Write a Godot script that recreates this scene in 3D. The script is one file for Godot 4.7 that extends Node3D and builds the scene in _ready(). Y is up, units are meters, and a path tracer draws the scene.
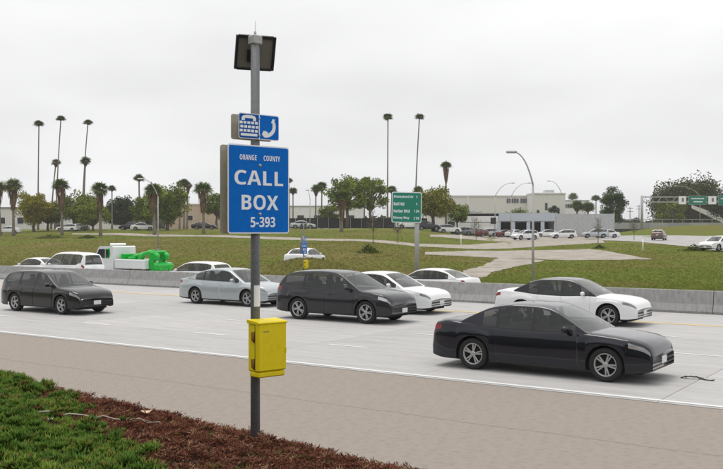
extends Node3D
# Freeway shoulder under an overcast sky. World: +x runs along the near traffic, -z runs across the road away from the camera, y up, road surface at y = 0.

const EYE := 2.9
const FOCAL := 900.0          # focal length in photograph pixels (photograph 723 x 469)
var FWD := Vector2(-0.5657, 0.8246)   # camera heading as (along road, across road)
var RGT := Vector2(0.8246, 0.5657)
var M := {}
var taken := {}
var rng := RandomNumberGenerator.new()
var hills_noise := FastNoiseLite.new()
var tone_noise := FastNoiseLite.new()
var lanes_cut: Array = []     # quads (in along/across coordinates) where pavement lies on the grass

# ---------------------------------------------------------------- the place
const LEFT_SLOPE := [[46.5, -0.3], [48.5, -0.2], [54.0, 0.2], [63.0, 1.0], [73.0, 1.62], [86.0, 1.98], [100.0, 2.25], [119.0, 3.2], [132.0, 3.5], [200.0, 3.7], [400.0, 3.8], [9000.0, 3.8]]
const RIGHT_SLOPE := [[46.5, -0.3], [49.0, -0.15], [60.0, 0.2], [80.0, 0.7], [100.0, 1.1], [150.0, 1.75], [200.0, 2.2], [300.0, 2.6], [600.0, 2.7], [9000.0, 2.75]]

func along(table: Array, d: float) -> float:
	if d <= table[0][0]: return table[0][1]
	for i in range(1, table.size()):
		if d <= table[i][0]:
			var t: float = (d - table[i - 1][0]) / (table[i][0] - table[i - 1][0])
			return lerpf(table[i - 1][1], table[i][1], t)
	return table[-1][1]

func verge_edge(u: float) -> float:   # where the planted bank meets the paved shoulder
	return clampf(8.9 + (-6.0 - u) * 0.143, 7.4, 10.6)

func ground_height(u: float, d: float) -> float:
	if d < 11.0:
		var t := clampf((verge_edge(u) - d) / 1.8, 0.0, 6.0)
		return 0.66 * minf(t, 1.0) + maxf(t - 1.0, 0.0) * 0.17
	if d < 33.9: return 0.0
	if d < 46.5: return -0.3
	var left := smoothstep(0.0, 22.0, -(u + 0.5 * (d - 48.0) + 20.0))
	var h := lerpf(along(RIGHT_SLOPE, d), along(LEFT_SLOPE, d), left)
	h += 2.2 * smoothstep(166.0, 205.0, d) * smoothstep(-75.0, -52.0, u) * (1.0 - smoothstep(330.0, 420.0, d))
	h += 1.1 * exp(-pow((u + 39.5) / 4.0, 2.0) - pow((d - 50.8) / 1.2, 2.0))
	h += hills_noise.get_noise_2d(u, d) * 0.16 * smoothstep(48.0, 62.0, d) * (1.0 - smoothstep(150.0, 400.0, d))
	return h

func spot(px: float, depth: float) -> Vector3:   # a point on the ground at a bearing and a distance
	var side := depth * (px - 361.5) / FOCAL
	var u := FWD.x * depth + RGT.x * side
	var d := FWD.y * depth + RGT.y * side
	return Vector3(u, ground_height(u, d), -d)

func ground_seen(px: float, py: float) -> Vector2:   # where a line of sight meets the far slope
	var z := 40.0
	var last := 40.0
	while z < 700.0:
		var p := spot(px, z)
		if -p.z > 46.5 and EYE - (py - 232.0) / FOCAL * z <= p.y: break
		last = z
		z *= 1.004
	var s := spot(px, (z + last) / 2.0)
	return Vector2(s.x, -s.z)

func face_camera(turn := 0.0) -> float:   # yaw that turns a +z front towards the viewer's side of the road
	return atan2(-FWD.x, FWD.y) + deg_to_rad(turn)

# ---------------------------------------------------------------- nodes
func numbered(called: String) -> String:
	if not taken.has(called):
		taken[called] = 0
		return called
	taken[called] += 1
	return "%s_%03d" % [called, taken[called]]

func tag(o: Node3D, label: String, category: String, group := "") -> Node3D:
	o.set_meta("label", label)
	o.set_meta("category", category)
	if group: o.set_meta("group", group)
	return o

func thing(called: String, label: String, category: String, at := Vector3.ZERO, turn := 0.0, group := "") -> Node3D:
	var o := Node3D.new()
	o.name = numbered(called)
	add_child(o)
	o.position = at
	o.rotation.y = turn
	return tag(o, label, category, group)

func structure(called: String, o: Node3D) -> Node3D:
	o.name = numbered(called)
	o.set_meta("kind", "structure")
	add_child(o)
	return o

func put(called: String, mesh: Mesh, m: Material, parent: Node3D, at := Transform3D.IDENTITY) -> MeshInstance3D:
	var o := MeshInstance3D.new()
	o.name = called
	o.mesh = mesh
	if m: o.material_override = m
	o.transform = at
	parent.add_child(o, true)
	return o

# ---------------------------------------------------------------- shapes
func flat_st() -> SurfaceTool:
	var st := SurfaceTool.new()
	st.begin(Mesh.PRIMITIVE_TRIANGLES)
	st.set_smooth_group(-1)
	return st

func smooth_st() -> SurfaceTool:
	var st := SurfaceTool.new()
	st.begin(Mesh.PRIMITIVE_TRIANGLES)
	st.set_smooth_group(0)
	return st

func done(st: SurfaceTool) -> ArrayMesh:
	st.generate_normals()
	return st.commit()

func tri(st: SurfaceTool, a: Vector3, b: Vector3, c: Vector3):
	st.add_vertex(a); st.add_vertex(b); st.add_vertex(c)

func quad(st: SurfaceTool, a: Vector3, b: Vector3, c: Vector3, d: Vector3):
	tri(st, a, b, c); tri(st, a, c, d)

func box(st: SurfaceTool, mid: Vector3, size: Vector3, turn := Basis.IDENTITY, bevel := 0.0):
	# chamfered box: six faces, twelve edge strips, eight corners
	var h := size / 2.0
	var b := minf(bevel, minf(h.x, minf(h.y, h.z)) * 0.9)
	var axes := [Vector3.RIGHT, Vector3.UP, Vector3.BACK]
	for ax in 3:
		for s in [-1.0, 1.0]:
			var n: Vector3 = axes[ax] * s
			var p: Vector3 = axes[(ax + 1) % 3]
			var q: Vector3 = axes[(ax + 2) % 3]
			var hp := h[(ax + 1) % 3] - b
			var hq := h[(ax + 2) % 3] - b
			var c: Vector3 = n * h[ax]
			var v := [c - p * hp - q * hq, c + p * hp - q * hq, c + p * hp + q * hq, c - p * hp + q * hq]
			if s > 0: v.reverse()
			for i in 4: v[i] = mid + turn * v[i]
			quad(st, v[0], v[1], v[2], v[3])
	if b <= 0.0: return
	for ax in 3:
		var i1 := (ax + 1) % 3
		var i2 := (ax + 2) % 3
		for s in [-1.0, 1.0]:
			for t in [-1.0, 1.0]:
				var lo: Vector3 = -axes[ax] * (h[ax] - b)
				var hi: Vector3 = -lo
				var e1: Vector3 = axes[i1] * h[i1] * s + axes[i2] * (h[i2] - b) * t
				var e2: Vector3 = axes[i1] * (h[i1] - b) * s + axes[i2] * h[i2] * t
				var v := [lo + e1, hi + e1, hi + e2, lo + e2]
				if s * t < 0: v.reverse()
				for i in 4: v[i] = mid + turn * v[i]
				quad(st, v[0], v[1], v[2], v[3])
	for sx in [-1.0, 1.0]:
		for sy in [-1.0, 1.0]:
			for sz in [-1.0, 1.0]:
				var s3 := Vector3(sx, sy, sz)
				var a := Vector3(h.x, h.y - b, h.z - b) * s3
				var c := Vector3(h.x - b, h.y, h.z - b) * s3
				var d := Vector3(h.x - b, h.y - b, h.z) * s3
				if sx * sy * sz > 0: tri(st, mid + turn * a, mid + turn * d, mid + turn * c)
				else: tri(st, mid + turn * a, mid + turn * c, mid + turn * d)

func box_mesh(size: Vector3, mid := Vector3.ZERO, bevel := 0.0) -> ArrayMesh:
	var st := flat_st()
	box(st, mid, size, Basis.IDENTITY, bevel)
	return done(st)

func tube(st: SurfaceTool, pts: Array, radii: Array, sides := 10, caps := true):
	var rings: Array = []
	var side := Vector3.ZERO
	for i in pts.size():
		var dir: Vector3 = (pts[mini(i + 1, pts.size() - 1)] - pts[maxi(i - 1, 0)]).normalized()
		if side == Vector3.ZERO:
			side = dir.cross(Vector3(0.31, 0.17, 0.93)).normalized()
		side = (side - dir * side.dot(dir)).normalized()
		var up := dir.cross(side)
		var ring: Array = []
		for k in sides:
			var a := TAU * k / sides
			ring.append(pts[i] + (side * cos(a) + up * sin(a)) * radii[i])
		rings.append(ring)
	for i in pts.size() - 1:
		for k in sides:
			var k2 := (k + 1) % sides
			quad(st, rings[i][k], rings[i][k2], rings[i + 1][k2], rings[i + 1][k])
	if caps:
		for k in range(1, sides - 1):
			tri(st, rings[0][0], rings[0][k + 1], rings[0][k])
			tri(st, rings[-1][0], rings[-1][k], rings[-1][k + 1])

func tube_mesh(pts: Array, radii: Array, sides := 10) -> ArrayMesh:
	var st := smooth_st()
	tube(st, pts, radii, sides)
	return done(st)

func plate(st: SurfaceTool, pts: PackedVector2Array, z0: float, z1: float):   # an outline with thickness
	if Geometry2D.is_polygon_clockwise(pts): pts.reverse()
	var idx := Geometry2D.triangulate_polygon(pts)
	for i in range(0, idx.size(), 3):
		var a := pts[idx[i]]
		var b := pts[idx[i + 1]]
		var c := pts[idx[i + 2]]
		if (b - a).cross(c - a) > 0:
			var t := b
			b = c
			c = t
		tri(st, Vector3(a.x, a.y, z1), Vector3(b.x, b.y, z1), Vector3(c.x, c.y, z1))
		tri(st, Vector3(a.x, a.y, z0), Vector3(c.x, c.y, z0), Vector3(b.x, b.y, z0))
	for i in pts.size():
		var a := pts[i]
		var b := pts[(i + 1) % pts.size()]
		quad(st, Vector3(a.x, a.y, z0), Vector3(a.x, a.y, z1), Vector3(b.x, b.y, z1), Vector3(b.x, b.y, z0))

func round_rect(w: float, h: float, r: float) -> PackedVector2Array:
	var out := PackedVector2Array()
	for c in 4:
		var mid := Vector2((w / 2 - r) * (1 if c in [0, 3] else -1), (h / 2 - r) * (1 if c in [0, 1] else -1))
		for k in 5:
			var a := PI / 2 * (c + k / 4.0)
			out.append(mid + Vector2(cos(a), sin(a)) * r)
	return out

func plate_mesh(pts: PackedVector2Array, z0: float, z1: float) -> ArrayMesh:
	var st := flat_st()
	plate(st, pts, z0, z1)
	return done(st)

func lettering(words: String, size: Vector2, at: Vector3, m: Material, parent: Node3D, called := "lettering"):
	var tm := TextMesh.new()
	var f := SystemFont.new()
	f.font_names = PackedStringArray(["Droid Sans"])
	f.font_weight = 600
	tm.font = f
	tm.text = words
	tm.font_size = 64
	tm.pixel_size = 0.01
	tm.depth = 0.02
	tm.curve_step = 1.5
	var bb := tm.get_aabb()
	var o := put(called, tm, m, parent)
	var s := Vector3(size.x / maxf(bb.size.x, 0.001), size.y / maxf(bb.size.y, 0.001), 0.1)
	o.scale = s
	o.position = at - Vector3(bb.get_center().x * s.x, bb.get_center().y * s.y, bb.position.z * s.z)

# ---------------------------------------------------------------- materials
func plain(c: Color, rough := 0.8, metal := 0.0) -> StandardMaterial3D:   # c holds linear values
	var m := StandardMaterial3D.new()
	m.albedo_color = c.linear_to_srgb()
	m.roughness = rough
	m.metallic = metal
	return m

func noise_tex(seed_: int, freq: float, ramp: Array, size := 512, octaves := 4, kind := FastNoiseLite.TYPE_SIMPLEX_SMOOTH) -> NoiseTexture2D:
	var n := FastNoiseLite.new()
	n.seed = seed_
	n.frequency = freq
	n.fractal_octaves = octaves
	n.noise_type = kind
	var g := Gradient.new()
	var offs := PackedFloat32Array()
	var cols := PackedColorArray()
	for r in ramp:
		offs.append(r[0])
		cols.append((r[1] as Color).linear_to_srgb())
	g.offsets = offs
	g.colors = cols
	var t := NoiseTexture2D.new()
	t.width = size
	t.height = size
	t.seamless = true
	t.noise = n
	t.color_ramp = g
	return t

func bump_tex(seed_: int, freq: float, strength: float, size := 512) -> NoiseTexture2D:
	var n := FastNoiseLite.new()
	n.seed = seed_
	n.frequency = freq
	n.fractal_octaves = 4
	var t := NoiseTexture2D.new()
	t.width = size
	t.height = size
	t.seamless = true
	t.as_normal_map = true
	t.bump_strength = strength
	t.noise = n
	return t

func grained(ramp: Array, seed_: int, freq: float, scale: Vector3, rough := 0.9, bump := 0.0, octaves := 4) -> StandardMaterial3D:
	var m := StandardMaterial3D.new()
	m.albedo_texture = noise_tex(seed_, freq, ramp, 512, octaves)
	m.uv1_triplanar = true
	m.uv1_world_triplanar = true
	m.uv1_scale = scale
	m.roughness = rough
	if bump > 0.0:
		m.normal_enabled = true
		m.normal_texture = bump_tex(seed_ + 7, freq, bump)
		m.normal_scale = 0.6
	return m

func paint(c: Color, metal := 0.3, rough := 0.32) -> StandardMaterial3D:
	var m := plain(c, rough, metal)
	m.clearcoat_enabled = true
	m.clearcoat = 0.8
	m.metallic_specular = 0.25
	m.clearcoat_roughness = 0.05
	return m

func make_materials():
	var g := func(v: float, w := 1.0): return Color(v * w, v, v / w)
	# worn lane concrete in four tones, tyre-polished streaks running with the traffic
	for i in 4:
		var v: float = [0.40, 0.425, 0.385, 0.41][i]
		var m := grained([[0.0, g.call(v * 0.84, 1.01)], [0.4, g.call(v * 0.97, 1.01)], [0.6, g.call(v, 1.012)], [1.0, g.call(v * 1.1, 1.01)]], 20 + i, 0.012, Vector3(0.05, 0.4, 0.55), 0.85, 0.0, 5)
		m.detail_enabled = true
		m.detail_blend_mode = BaseMaterial3D.BLEND_MODE_MUL
		m.detail_albedo = noise_tex(40 + i, 0.09, [[0.0, g.call(0.82)], [0.5, g.call(0.96)], [1.0, g.call(1.0)]])
		M["slab%d" % i] = m
	M.tar = plain(Color(0.17, 0.145, 0.125), 0.95)
	M.joint = plain(Color(0.09, 0.085, 0.08), 0.95)
	var sh := grained([[0.0, Color(0.17, 0.145, 0.123)], [0.35, Color(0.255, 0.222, 0.192)], [0.6, Color(0.29, 0.254, 0.222)], [1.0, Color(0.42, 0.38, 0.345)]], 61, 0.32, Vector3(0.9, 0.9, 0.9), 0.95, 2.0)
	sh.detail_enabled = true
	sh.detail_blend_mode = BaseMaterial3D.BLEND_MODE_MUL
	sh.detail_albedo = noise_tex(62, 0.012, [[0.0, g.call(0.78, 1.01)], [0.5, g.call(0.95)], [1.0, g.call(1.0)]])
	sh.uv1_scale = Vector3(0.85, 1.2, 1.2)
	M.shoulder = sh
	M.white_line = grained([[0.0, g.call(0.38)], [0.35, g.call(0.6)], [1.0, g.call(0.72)]], 71, 0.08, Vector3(0.7, 0.7, 0.7), 0.7)
	M.yellow_line = grained([[0.0, Color(0.42, 0.34, 0.16)], [0.4, Color(0.56, 0.44, 0.20)], [1.0, Color(0.62, 0.46, 0.16)]], 72, 0.08, Vector3(0.7, 0.7, 0.7), 0.7)
	for i in 2:
		var v: float = [0.33, 0.30][i]
		M["barrier%d" % i] = grained([[0.0, g.call(v * 0.6, 1.02)], [0.35, g.call(v * 0.92, 1.01)], [0.65, g.call(v, 1.01)], [1.0, g.call(v * 1.2, 1.01)]], 81 + i, 0.02, Vector3(0.5, 0.22, 0.5), 0.9, 1.0, 5)
	M.drive = grained([[0.0, Color(0.20, 0.175, 0.145)], [0.5, Color(0.295, 0.262, 0.225)], [1.0, Color(0.37, 0.335, 0.29)]], 91, 0.03, Vector3(0.031, 0.031, 0.031), 0.9, 0.0, 6)
	M.ramp = grained([[0.0, g.call(0.24, 1.02)], [0.5, g.call(0.33, 1.02)], [1.0, g.call(0.40, 1.01)]], 92, 0.03, Vector3(0.027, 0.027, 0.027), 0.9, 0.0, 6)
	M.soil = grained([[0.0, Color(0.03, 0.02, 0.013)], [0.5, Color(0.06, 0.038, 0.025)], [1.0, Color(0.1, 0.062, 0.042)]], 93, 0.05, Vector3(1.2, 1.2, 1.2), 1.0, 3.0)
	M.scrub = grained([[0.0, Color(0.025, 0.035, 0.012)], [0.5, Color(0.05, 0.07, 0.02)], [1.0, Color(0.09, 0.1, 0.035)]], 94, 0.03, Vector3(0.15, 0.15, 0.15), 1.0, 3.0)
	var turf := StandardMaterial3D.new()
	turf.vertex_color_use_as_albedo = true
	turf.albedo_texture = noise_tex(95, 0.06, [[0.0, g.call(0.55)], [0.5, g.call(0.85)], [1.0, g.call(1.0)]])
	turf.uv1_triplanar = true
	turf.uv1_world_triplanar = true
	turf.uv1_scale = Vector3(0.13, 0.13, 0.13)
	turf.roughness = 1.0
	turf.metallic_specular = 0.1
	M.turf = turf
	var leaf := StandardMaterial3D.new()
	leaf.vertex_color_use_as_albedo = true
	leaf.roughness = 0.85
	leaf.metallic_specular = 0.15
	leaf.cull_mode = BaseMaterial3D.CULL_DISABLED
	leaf.backlight_enabled = true
	leaf.backlight = Color(0.2, 0.24, 0.06)
	M.leaf = leaf
	var succulent := StandardMaterial3D.new()
	succulent.vertex_color_use_as_albedo = true
	succulent.roughness = 0.6
	succulent.metallic_specular = 0.2
	M.succulent = succulent
	M.bark = grained([[0.0, Color(0.07, 0.055, 0.04)], [0.5, Color(0.14, 0.11, 0.085)], [1.0, Color(0.22, 0.18, 0.14)]], 97, 0.05, Vector3(1.0, 0.3, 1.0), 0.95)
	M.palm_bark = grained([[0.0, Color(0.12, 0.095, 0.075)], [0.5, Color(0.20, 0.165, 0.135)], [1.0, Color(0.28, 0.24, 0.2)]], 98, 0.05, Vector3(0.6, 1.6, 0.6), 0.95)
	M.galv = grained([[0.0, g.call(0.32)], [0.5, g.call(0.4)], [1.0, g.call(0.48)]], 101, 0.05, Vector3(1.5, 0.8, 1.5), 0.5)
	M.galv.metallic = 0.35
	M.pole = grained([[0.0, Color(0.10, 0.105, 0.112)], [0.5, Color(0.155, 0.163, 0.172)], [1.0, Color(0.21, 0.22, 0.23)]], 102, 0.03, Vector3(5.0, 1.2, 5.0), 0.55, 0.5)
	M.pole.metallic = 0.3
	M.sign_blue = grained([[0.0, Color(0.003, 0.135, 0.53)], [0.5, Color(0.003, 0.15, 0.58)], [1.0, Color(0.004, 0.165, 0.61)]], 103, 0.01, Vector3(2, 2, 2), 0.35)
	M.sign_dark_blue = grained([[0.0, Color(0.006, 0.085, 0.36)], [0.5, Color(0.007, 0.10, 0.40)], [1.0, Color(0.01, 0.115, 0.44)]], 104, 0.01, Vector3(2, 2, 2), 0.35)
	for k in ["sign_blue", "sign_dark_blue"]:
		M[k].metallic_specular = 0.2
		M[k].roughness = 0.5
	M.sign_white = plain(Color(0.86, 0.88, 0.9), 0.4)
	M.sign_back = grained([[0.0, Color(0.36, 0.33, 0.26)], [0.5, Color(0.47, 0.44, 0.36)], [1.0, Color(0.52, 0.49, 0.41)]], 105, 0.02, Vector3(2, 1, 2), 0.6)
	M.sign_green = grained([[0.0, Color(0.0, 0.16, 0.1)], [0.5, Color(0.0, 0.19, 0.125)], [1.0, Color(0.0, 0.215, 0.145)]], 106, 0.02, Vector3(1, 1, 1), 0.4)
	M.yellow = grained([[0.0, Color(0.66, 0.51, 0.008)], [0.3, Color(0.76, 0.60, 0.010)], [0.6, Color(0.79, 0.625, 0.012)], [1.0, Color(0.81, 0.65, 0.02)]], 107, 0.012, Vector3(2, 1.4, 2), 0.45)
	M.yellow.metallic_specular = 0.3
	M.rust = grained([[0.0, Color(0.10, 0.035, 0.012)], [0.5, Color(0.25, 0.10, 0.02)], [1.0, Color(0.42, 0.24, 0.03)]], 108, 0.1, Vector3(9, 9, 9), 0.8)
	M.dark_metal = plain(Color(0.03, 0.031, 0.033), 0.5, 0.3)
	M.panel_back = grained([[0.0, Color(0.14, 0.135, 0.11)], [0.5, Color(0.19, 0.185, 0.155)], [1.0, Color(0.24, 0.23, 0.2)]], 109, 0.05, Vector3(4, 4, 4), 0.7)
	M.cell = plain(Color(0.01, 0.012, 0.03), 0.15)
	M.steel = plain(Color(0.5, 0.5, 0.5), 0.35, 0.8)
	# vehicles
	M.tyre = plain(Color(0.014, 0.014, 0.014), 0.85)
	M.rim = plain(Color(0.42, 0.42, 0.43), 0.35, 0.7)
	M.trim = plain(Color(0.012, 0.012, 0.013), 0.5)
	M.under = plain(Color(0.012, 0.012, 0.012), 0.9)
	M.cabin = plain(Color(0.03, 0.029, 0.028), 0.9)
	M.lamp = plain(Color(0.5, 0.51, 0.53), 0.08, 0.5)
	M.tail = plain(Color(0.22, 0.006, 0.006), 0.12)
	M.plate = plain(Color(0.65, 0.66, 0.68), 0.5)
	var gl := StandardMaterial3D.new()
	gl.albedo_color = Color(0.10, 0.125, 0.12, 0.5)
	gl.transparency = BaseMaterial3D.TRANSPARENCY_ALPHA
	gl.roughness = 0.02
	gl.metallic_specular = 0.5
	M.glass = gl
	M.black_paint = paint(Color(0.005, 0.006, 0.013), 0.2, 0.25)
	M.charcoal_paint = paint(Color(0.014, 0.0135, 0.013), 0.3)
	M.slate_paint = paint(Color(0.021, 0.021, 0.026), 0.3)
	M.silver_paint = paint(Color(0.42, 0.455, 0.475), 0.45, 0.3)
	M.white_paint = paint(Color(0.74, 0.75, 0.76), 0.0)
	M.brown_paint = paint(Color(0.13, 0.085, 0.07), 0.3)
	M.green_paint = paint(Color(0.0, 0.42, 0.035), 0.0)
	M.grey_paint = paint(Color(0.2, 0.2, 0.21), 0.3)
	M.red_paint = paint(Color(0.16, 0.03, 0.028), 0.2)
	# buildings
	M.pale_blue = grained([[0.0, Color(0.42, 0.47, 0.54)], [1.0, Color(0.55, 0.6, 0.66)]], 121, 0.03, Vector3(0.2, 0.2, 0.2), 0.8)
	M.white_wall = grained([[0.0, Color(0.66, 0.65, 0.66)], [0.5, Color(0.76, 0.75, 0.76)], [1.0, Color(0.8, 0.79, 0.8)]], 122, 0.03, Vector3(0.12, 0.06, 0.12), 0.85)
	M.cream_wall = grained([[0.0, Color(0.63, 0.60, 0.57)], [1.0, Color(0.76, 0.735, 0.71)]], 123, 0.03, Vector3(0.12, 0.06, 0.12), 0.85)
	M.peach_wall = grained([[0.0, Color(0.45, 0.34, 0.25)], [1.0, Color(0.58, 0.45, 0.34)]], 124, 0.03, Vector3(0.12, 0.06, 0.12), 0.85)
	M.grey_wall = grained([[0.0, Color(0.36, 0.37, 0.38)], [0.5, Color(0.46, 0.47, 0.48)], [1.0, Color(0.5, 0.51, 0.52)]], 125, 0.03, Vector3(0.1, 0.1, 0.1), 0.8)
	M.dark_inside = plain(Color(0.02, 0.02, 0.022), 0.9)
	M.window = plain(Color(0.03, 0.035, 0.04), 0.08)
	M.screen_fence = grained([[0.0, Color(0.02, 0.022, 0.02)], [1.0, Color(0.05, 0.055, 0.05)]], 126, 0.05, Vector3(0.4, 0.4, 0.4), 0.9)
	M.roof = plain(Color(0.26, 0.24, 0.22), 0.9)

# ---------------------------------------------------------------- camera, sky, sun
func make_view():
	var cam := Camera3D.new()
	cam.name = "camera"
	cam.fov = 29.2
	cam.near = 0.1
	cam.far = 12000.0
	add_child(cam)
	cam.position = Vector3(0, EYE, 0)
	cam.look_at(Vector3(FWD.x * 100.0, EYE - 0.278, -FWD.y * 100.0), Vector3.UP)
	cam.current = true
	# overcast: a broken veil of cloud, computed for every direction
	var n := FastNoiseLite.new()
	n.seed = 5
	n.frequency = 0.55
	n.fractal_octaves = 5
	var w := 1024
	var h := 512
	var img := Image.create(w, h, false, Image.FORMAT_RGBAF)
	for j in h:
		var el := PI / 2 - PI * (j + 0.5) / h
		var y := sin(el)
		for i in w:
			if y <= -0.02:
				img.set_pixel(i, j, Color(0.3, 0.295, 0.28))
				continue
			var a := TAU * (i + 0.5) / w
			var x := cos(el) * cos(a)
			var z := cos(el) * sin(a)
			var k := 1.0 / (maxf(y, 0.0) + 0.16)
			var c := n.get_noise_3d(x * k * 0.9, y * 3.0, z * k * 0.9)
			var v := 0.77 * (1.0 + 0.36 * maxf(y, 0.0)) * (1.0 + 0.21 * c)
			img.set_pixel(i, j, Color(v * 0.995, v * 0.998, v * 1.006))
	var tex := ImageTexture.create_from_image(img)
	var pano := PanoramaSkyMaterial.new()
	pano.panorama = tex
	var sky := Sky.new()
	sky.sky_material = pano
	var env := Environment.new()
	env.background_mode = Environment.BG_SKY
	env.sky = sky
	env.tonemap_mode = Environment.TONE_MAPPER_LINEAR
	env.tonemap_exposure = 1.13
	env.sdfgi_enabled = true
	env.ssao_enabled = true
	env.ssil_enabled = true
	env.fog_enabled = true
	env.fog_density = 0.0003
	env.fog_light_color = Color(0.93, 0.935, 0.95)
	var we := WorldEnvironment.new()
	we.name = "sky_and_air"
	we.environment = env
	add_child(we)
	var sun := DirectionalLight3D.new()
	sun.name = "sun"
	sun.light_energy = 0.5
	sun.light_angular_distance = 25.0
	sun.light_color = Color(1.0, 0.97, 0.93)
	sun.shadow_enabled = true
	add_child(sun)
	sun.look_at_from_position(Vector3.ZERO, Vector3(0.25, -1.0, 0.12), Vector3.FORWARD)

# ---------------------------------------------------------------- road and land
func sheet(d0: float, d1: float, u0: float, u1: float, y: float) -> ArrayMesh:
	var st := flat_st()
	quad(st, Vector3(u0, y, -d0), Vector3(u0, y, -d1), Vector3(u1, y, -d1), Vector3(u1, y, -d0))
	return done(st)

func make_road():
	var base := MeshInstance3D.new()
	base.mesh = sheet(-2500, 6000, -6000, 5000, -0.9)
	base.material_override = M.soil
	structure("ground", base)
	# concrete lanes: separate slabs with open joints over a dark bed
	var road := Node3D.new()
	structure("road", road)
	put("road_bed", sheet(15.5, 33.9, -700, 400, -0.035), M.joint, road)
	var edges := [15.5, 18.65, 22.0, 25.4, 28.9, 33.05]
	var pitch := 4.85
	for e in 5:
		var w: float = edges[e + 1] - edges[e]
		var mesh := box_mesh(Vector3(pitch - 0.012, 0.03, w - 0.012), Vector3(0, -0.015, 0), 0.004)
		for i in range(-17, 7):
			var s := put("slab", mesh, M["slab%d" % (rng.randi() % 4)], road)
			s.position = Vector3(i * pitch - 2.1 + 0.05 * e, rng.randf_range(-0.0015, 0.0015), -(edges[e] + w / 2))
	for side in [[-700.0, -17.5 * pitch - 2.1], [6.5 * pitch - 2.1, 400.0]]:
		put("far_lanes", sheet(15.5, 33.05, side[0], side[1], -0.002), M.slab1, road)
	# paint
	var lines := Node3D.new()
	structure("lane_markings", lines)
	put("edge_line", sheet(15.62, 15.75, -700, 400, 0.006), M.white_line, lines)
	put("median_line", sheet(28.92, 29.2, -700, 400, 0.006), M.yellow_line, lines)
	var dash := sheet(-0.055, 0.055, -0.62, 0.62, 0.006)
	for lane in 3:
		for i in range(-16, 5):
			var o := put("lane_dash", dash, M.white_line, lines)
			o.position = Vector3(i * 4.85 * (1 if lane == 0 else 1.5) - 3.52 - lane * 2.0, 0, -[18.68, 22.03, 25.43][lane])
	var sh := MeshInstance3D.new()
	sh.mesh = sheet(6.6, 15.5, -700, 400, -0.012)
	sh.material_override = M.shoulder
	structure("shoulder", sh)
	for seam in [[12.3, 0.008, 0.4]]:   # paving seam in the shoulder
		var st := flat_st()
		var u := -60.0
		while u < 20.0:
			var y0: float = seam[0] + 0.05 * sin(u * 0.31 + seam[2]) + 0.02 * sin(u * 2.3 + seam[2]) + 0.012 * sin(u * 7.1)
			var v := u + 0.35
			var y1: float = seam[0] + 0.05 * sin(v * 0.31 + seam[2]) + 0.02 * sin(v * 2.3 + seam[2]) + 0.012 * sin(v * 7.1)
			quad(st, Vector3(u, -0.006, -y0), Vector3(u, -0.006, -y0 - seam[1]), Vector3(v, -0.006, -y1 - seam[1]), Vector3(v, -0.006, -y1))
			u = v
		put("paving_seam", done(st), M.tar, sh)
	var op := MeshInstance3D.new()
	op.mesh = sheet(33.0, 47.2, -900, 500, -0.3)
	op.material_override = M.slab1
	structure("opposite_road", op)

func make_barrier():
	var b := thing("concrete_barrier", "long grey concrete median barrier beyond the near lanes", "barrier", Vector3(0, 0, -33.48))
	var half := PackedVector2Array([Vector2(-0.3, -0.3), Vector2(0.3, -0.3), Vector2(0.3, 0.075), Vector2(0.17, 0.33), Vector2(0.085, 0.78), Vector2(0.07, 0.81), Vector2(-0.07, 0.81), Vector2(-0.085, 0.78), Vector2(-0.17, 0.33), Vector2(-0.3, 0.075)])
	var long := 6.1
	var seg := plate_mesh(half, -long / 2 + 0.012, long / 2 - 0.012)
	for i in range(-24, 9):
		var o := put("barrier_panel", seg, M["barrier%d" % (rng.randi() % 2)], b)
		o.transform = Transform3D(Basis(Vector3.UP, PI / 2), Vector3(i * long + 1.4, rng.randf_range(-0.006, 0.006), 0))
	var core := put("core", box_mesh(Vector3(32 * long, 0.9, 0.12), Vector3(-7.5 * long + 1.4, 0.2, 0)), M.joint, b)
	core.position.y = 0.05

func in_pavement(u: float, d: float) -> bool:
	var p := Vector2(u, d)
	for q in lanes_cut:
		if Geometry2D.is_point_in_polygon(p, q): return true
	return false

func grass_tone(u: float, d: float) -> Color:
	var a := tone_noise.get_noise_2d(u * 1.0, d * 1.0) * 0.5 + 0.5
	var b := tone_noise.get_noise_2d(u * 4.0 + 90.0, d * 4.0) * 0.5 + 0.5
	var left := smoothstep(0.0, 22.0, -(u + 0.5 * (d - 48.0) + 20.0))
	var green := Color(0.145, 0.172, 0.036)
	var olive := Color(0.155, 0.147, 0.045)
	var straw := Color(0.25, 0.20, 0.09)
	var dry := smoothstep(0.42, 0.72, a * 0.6 + b * 0.4 + 0.16 * left * (1.0 - smoothstep(64.0, 90.0, d)))
	var c := green.lerp(olive, dry)
	return c.lerp(straw, smoothstep(0.56, 0.85, b) * 0.6)

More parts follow.
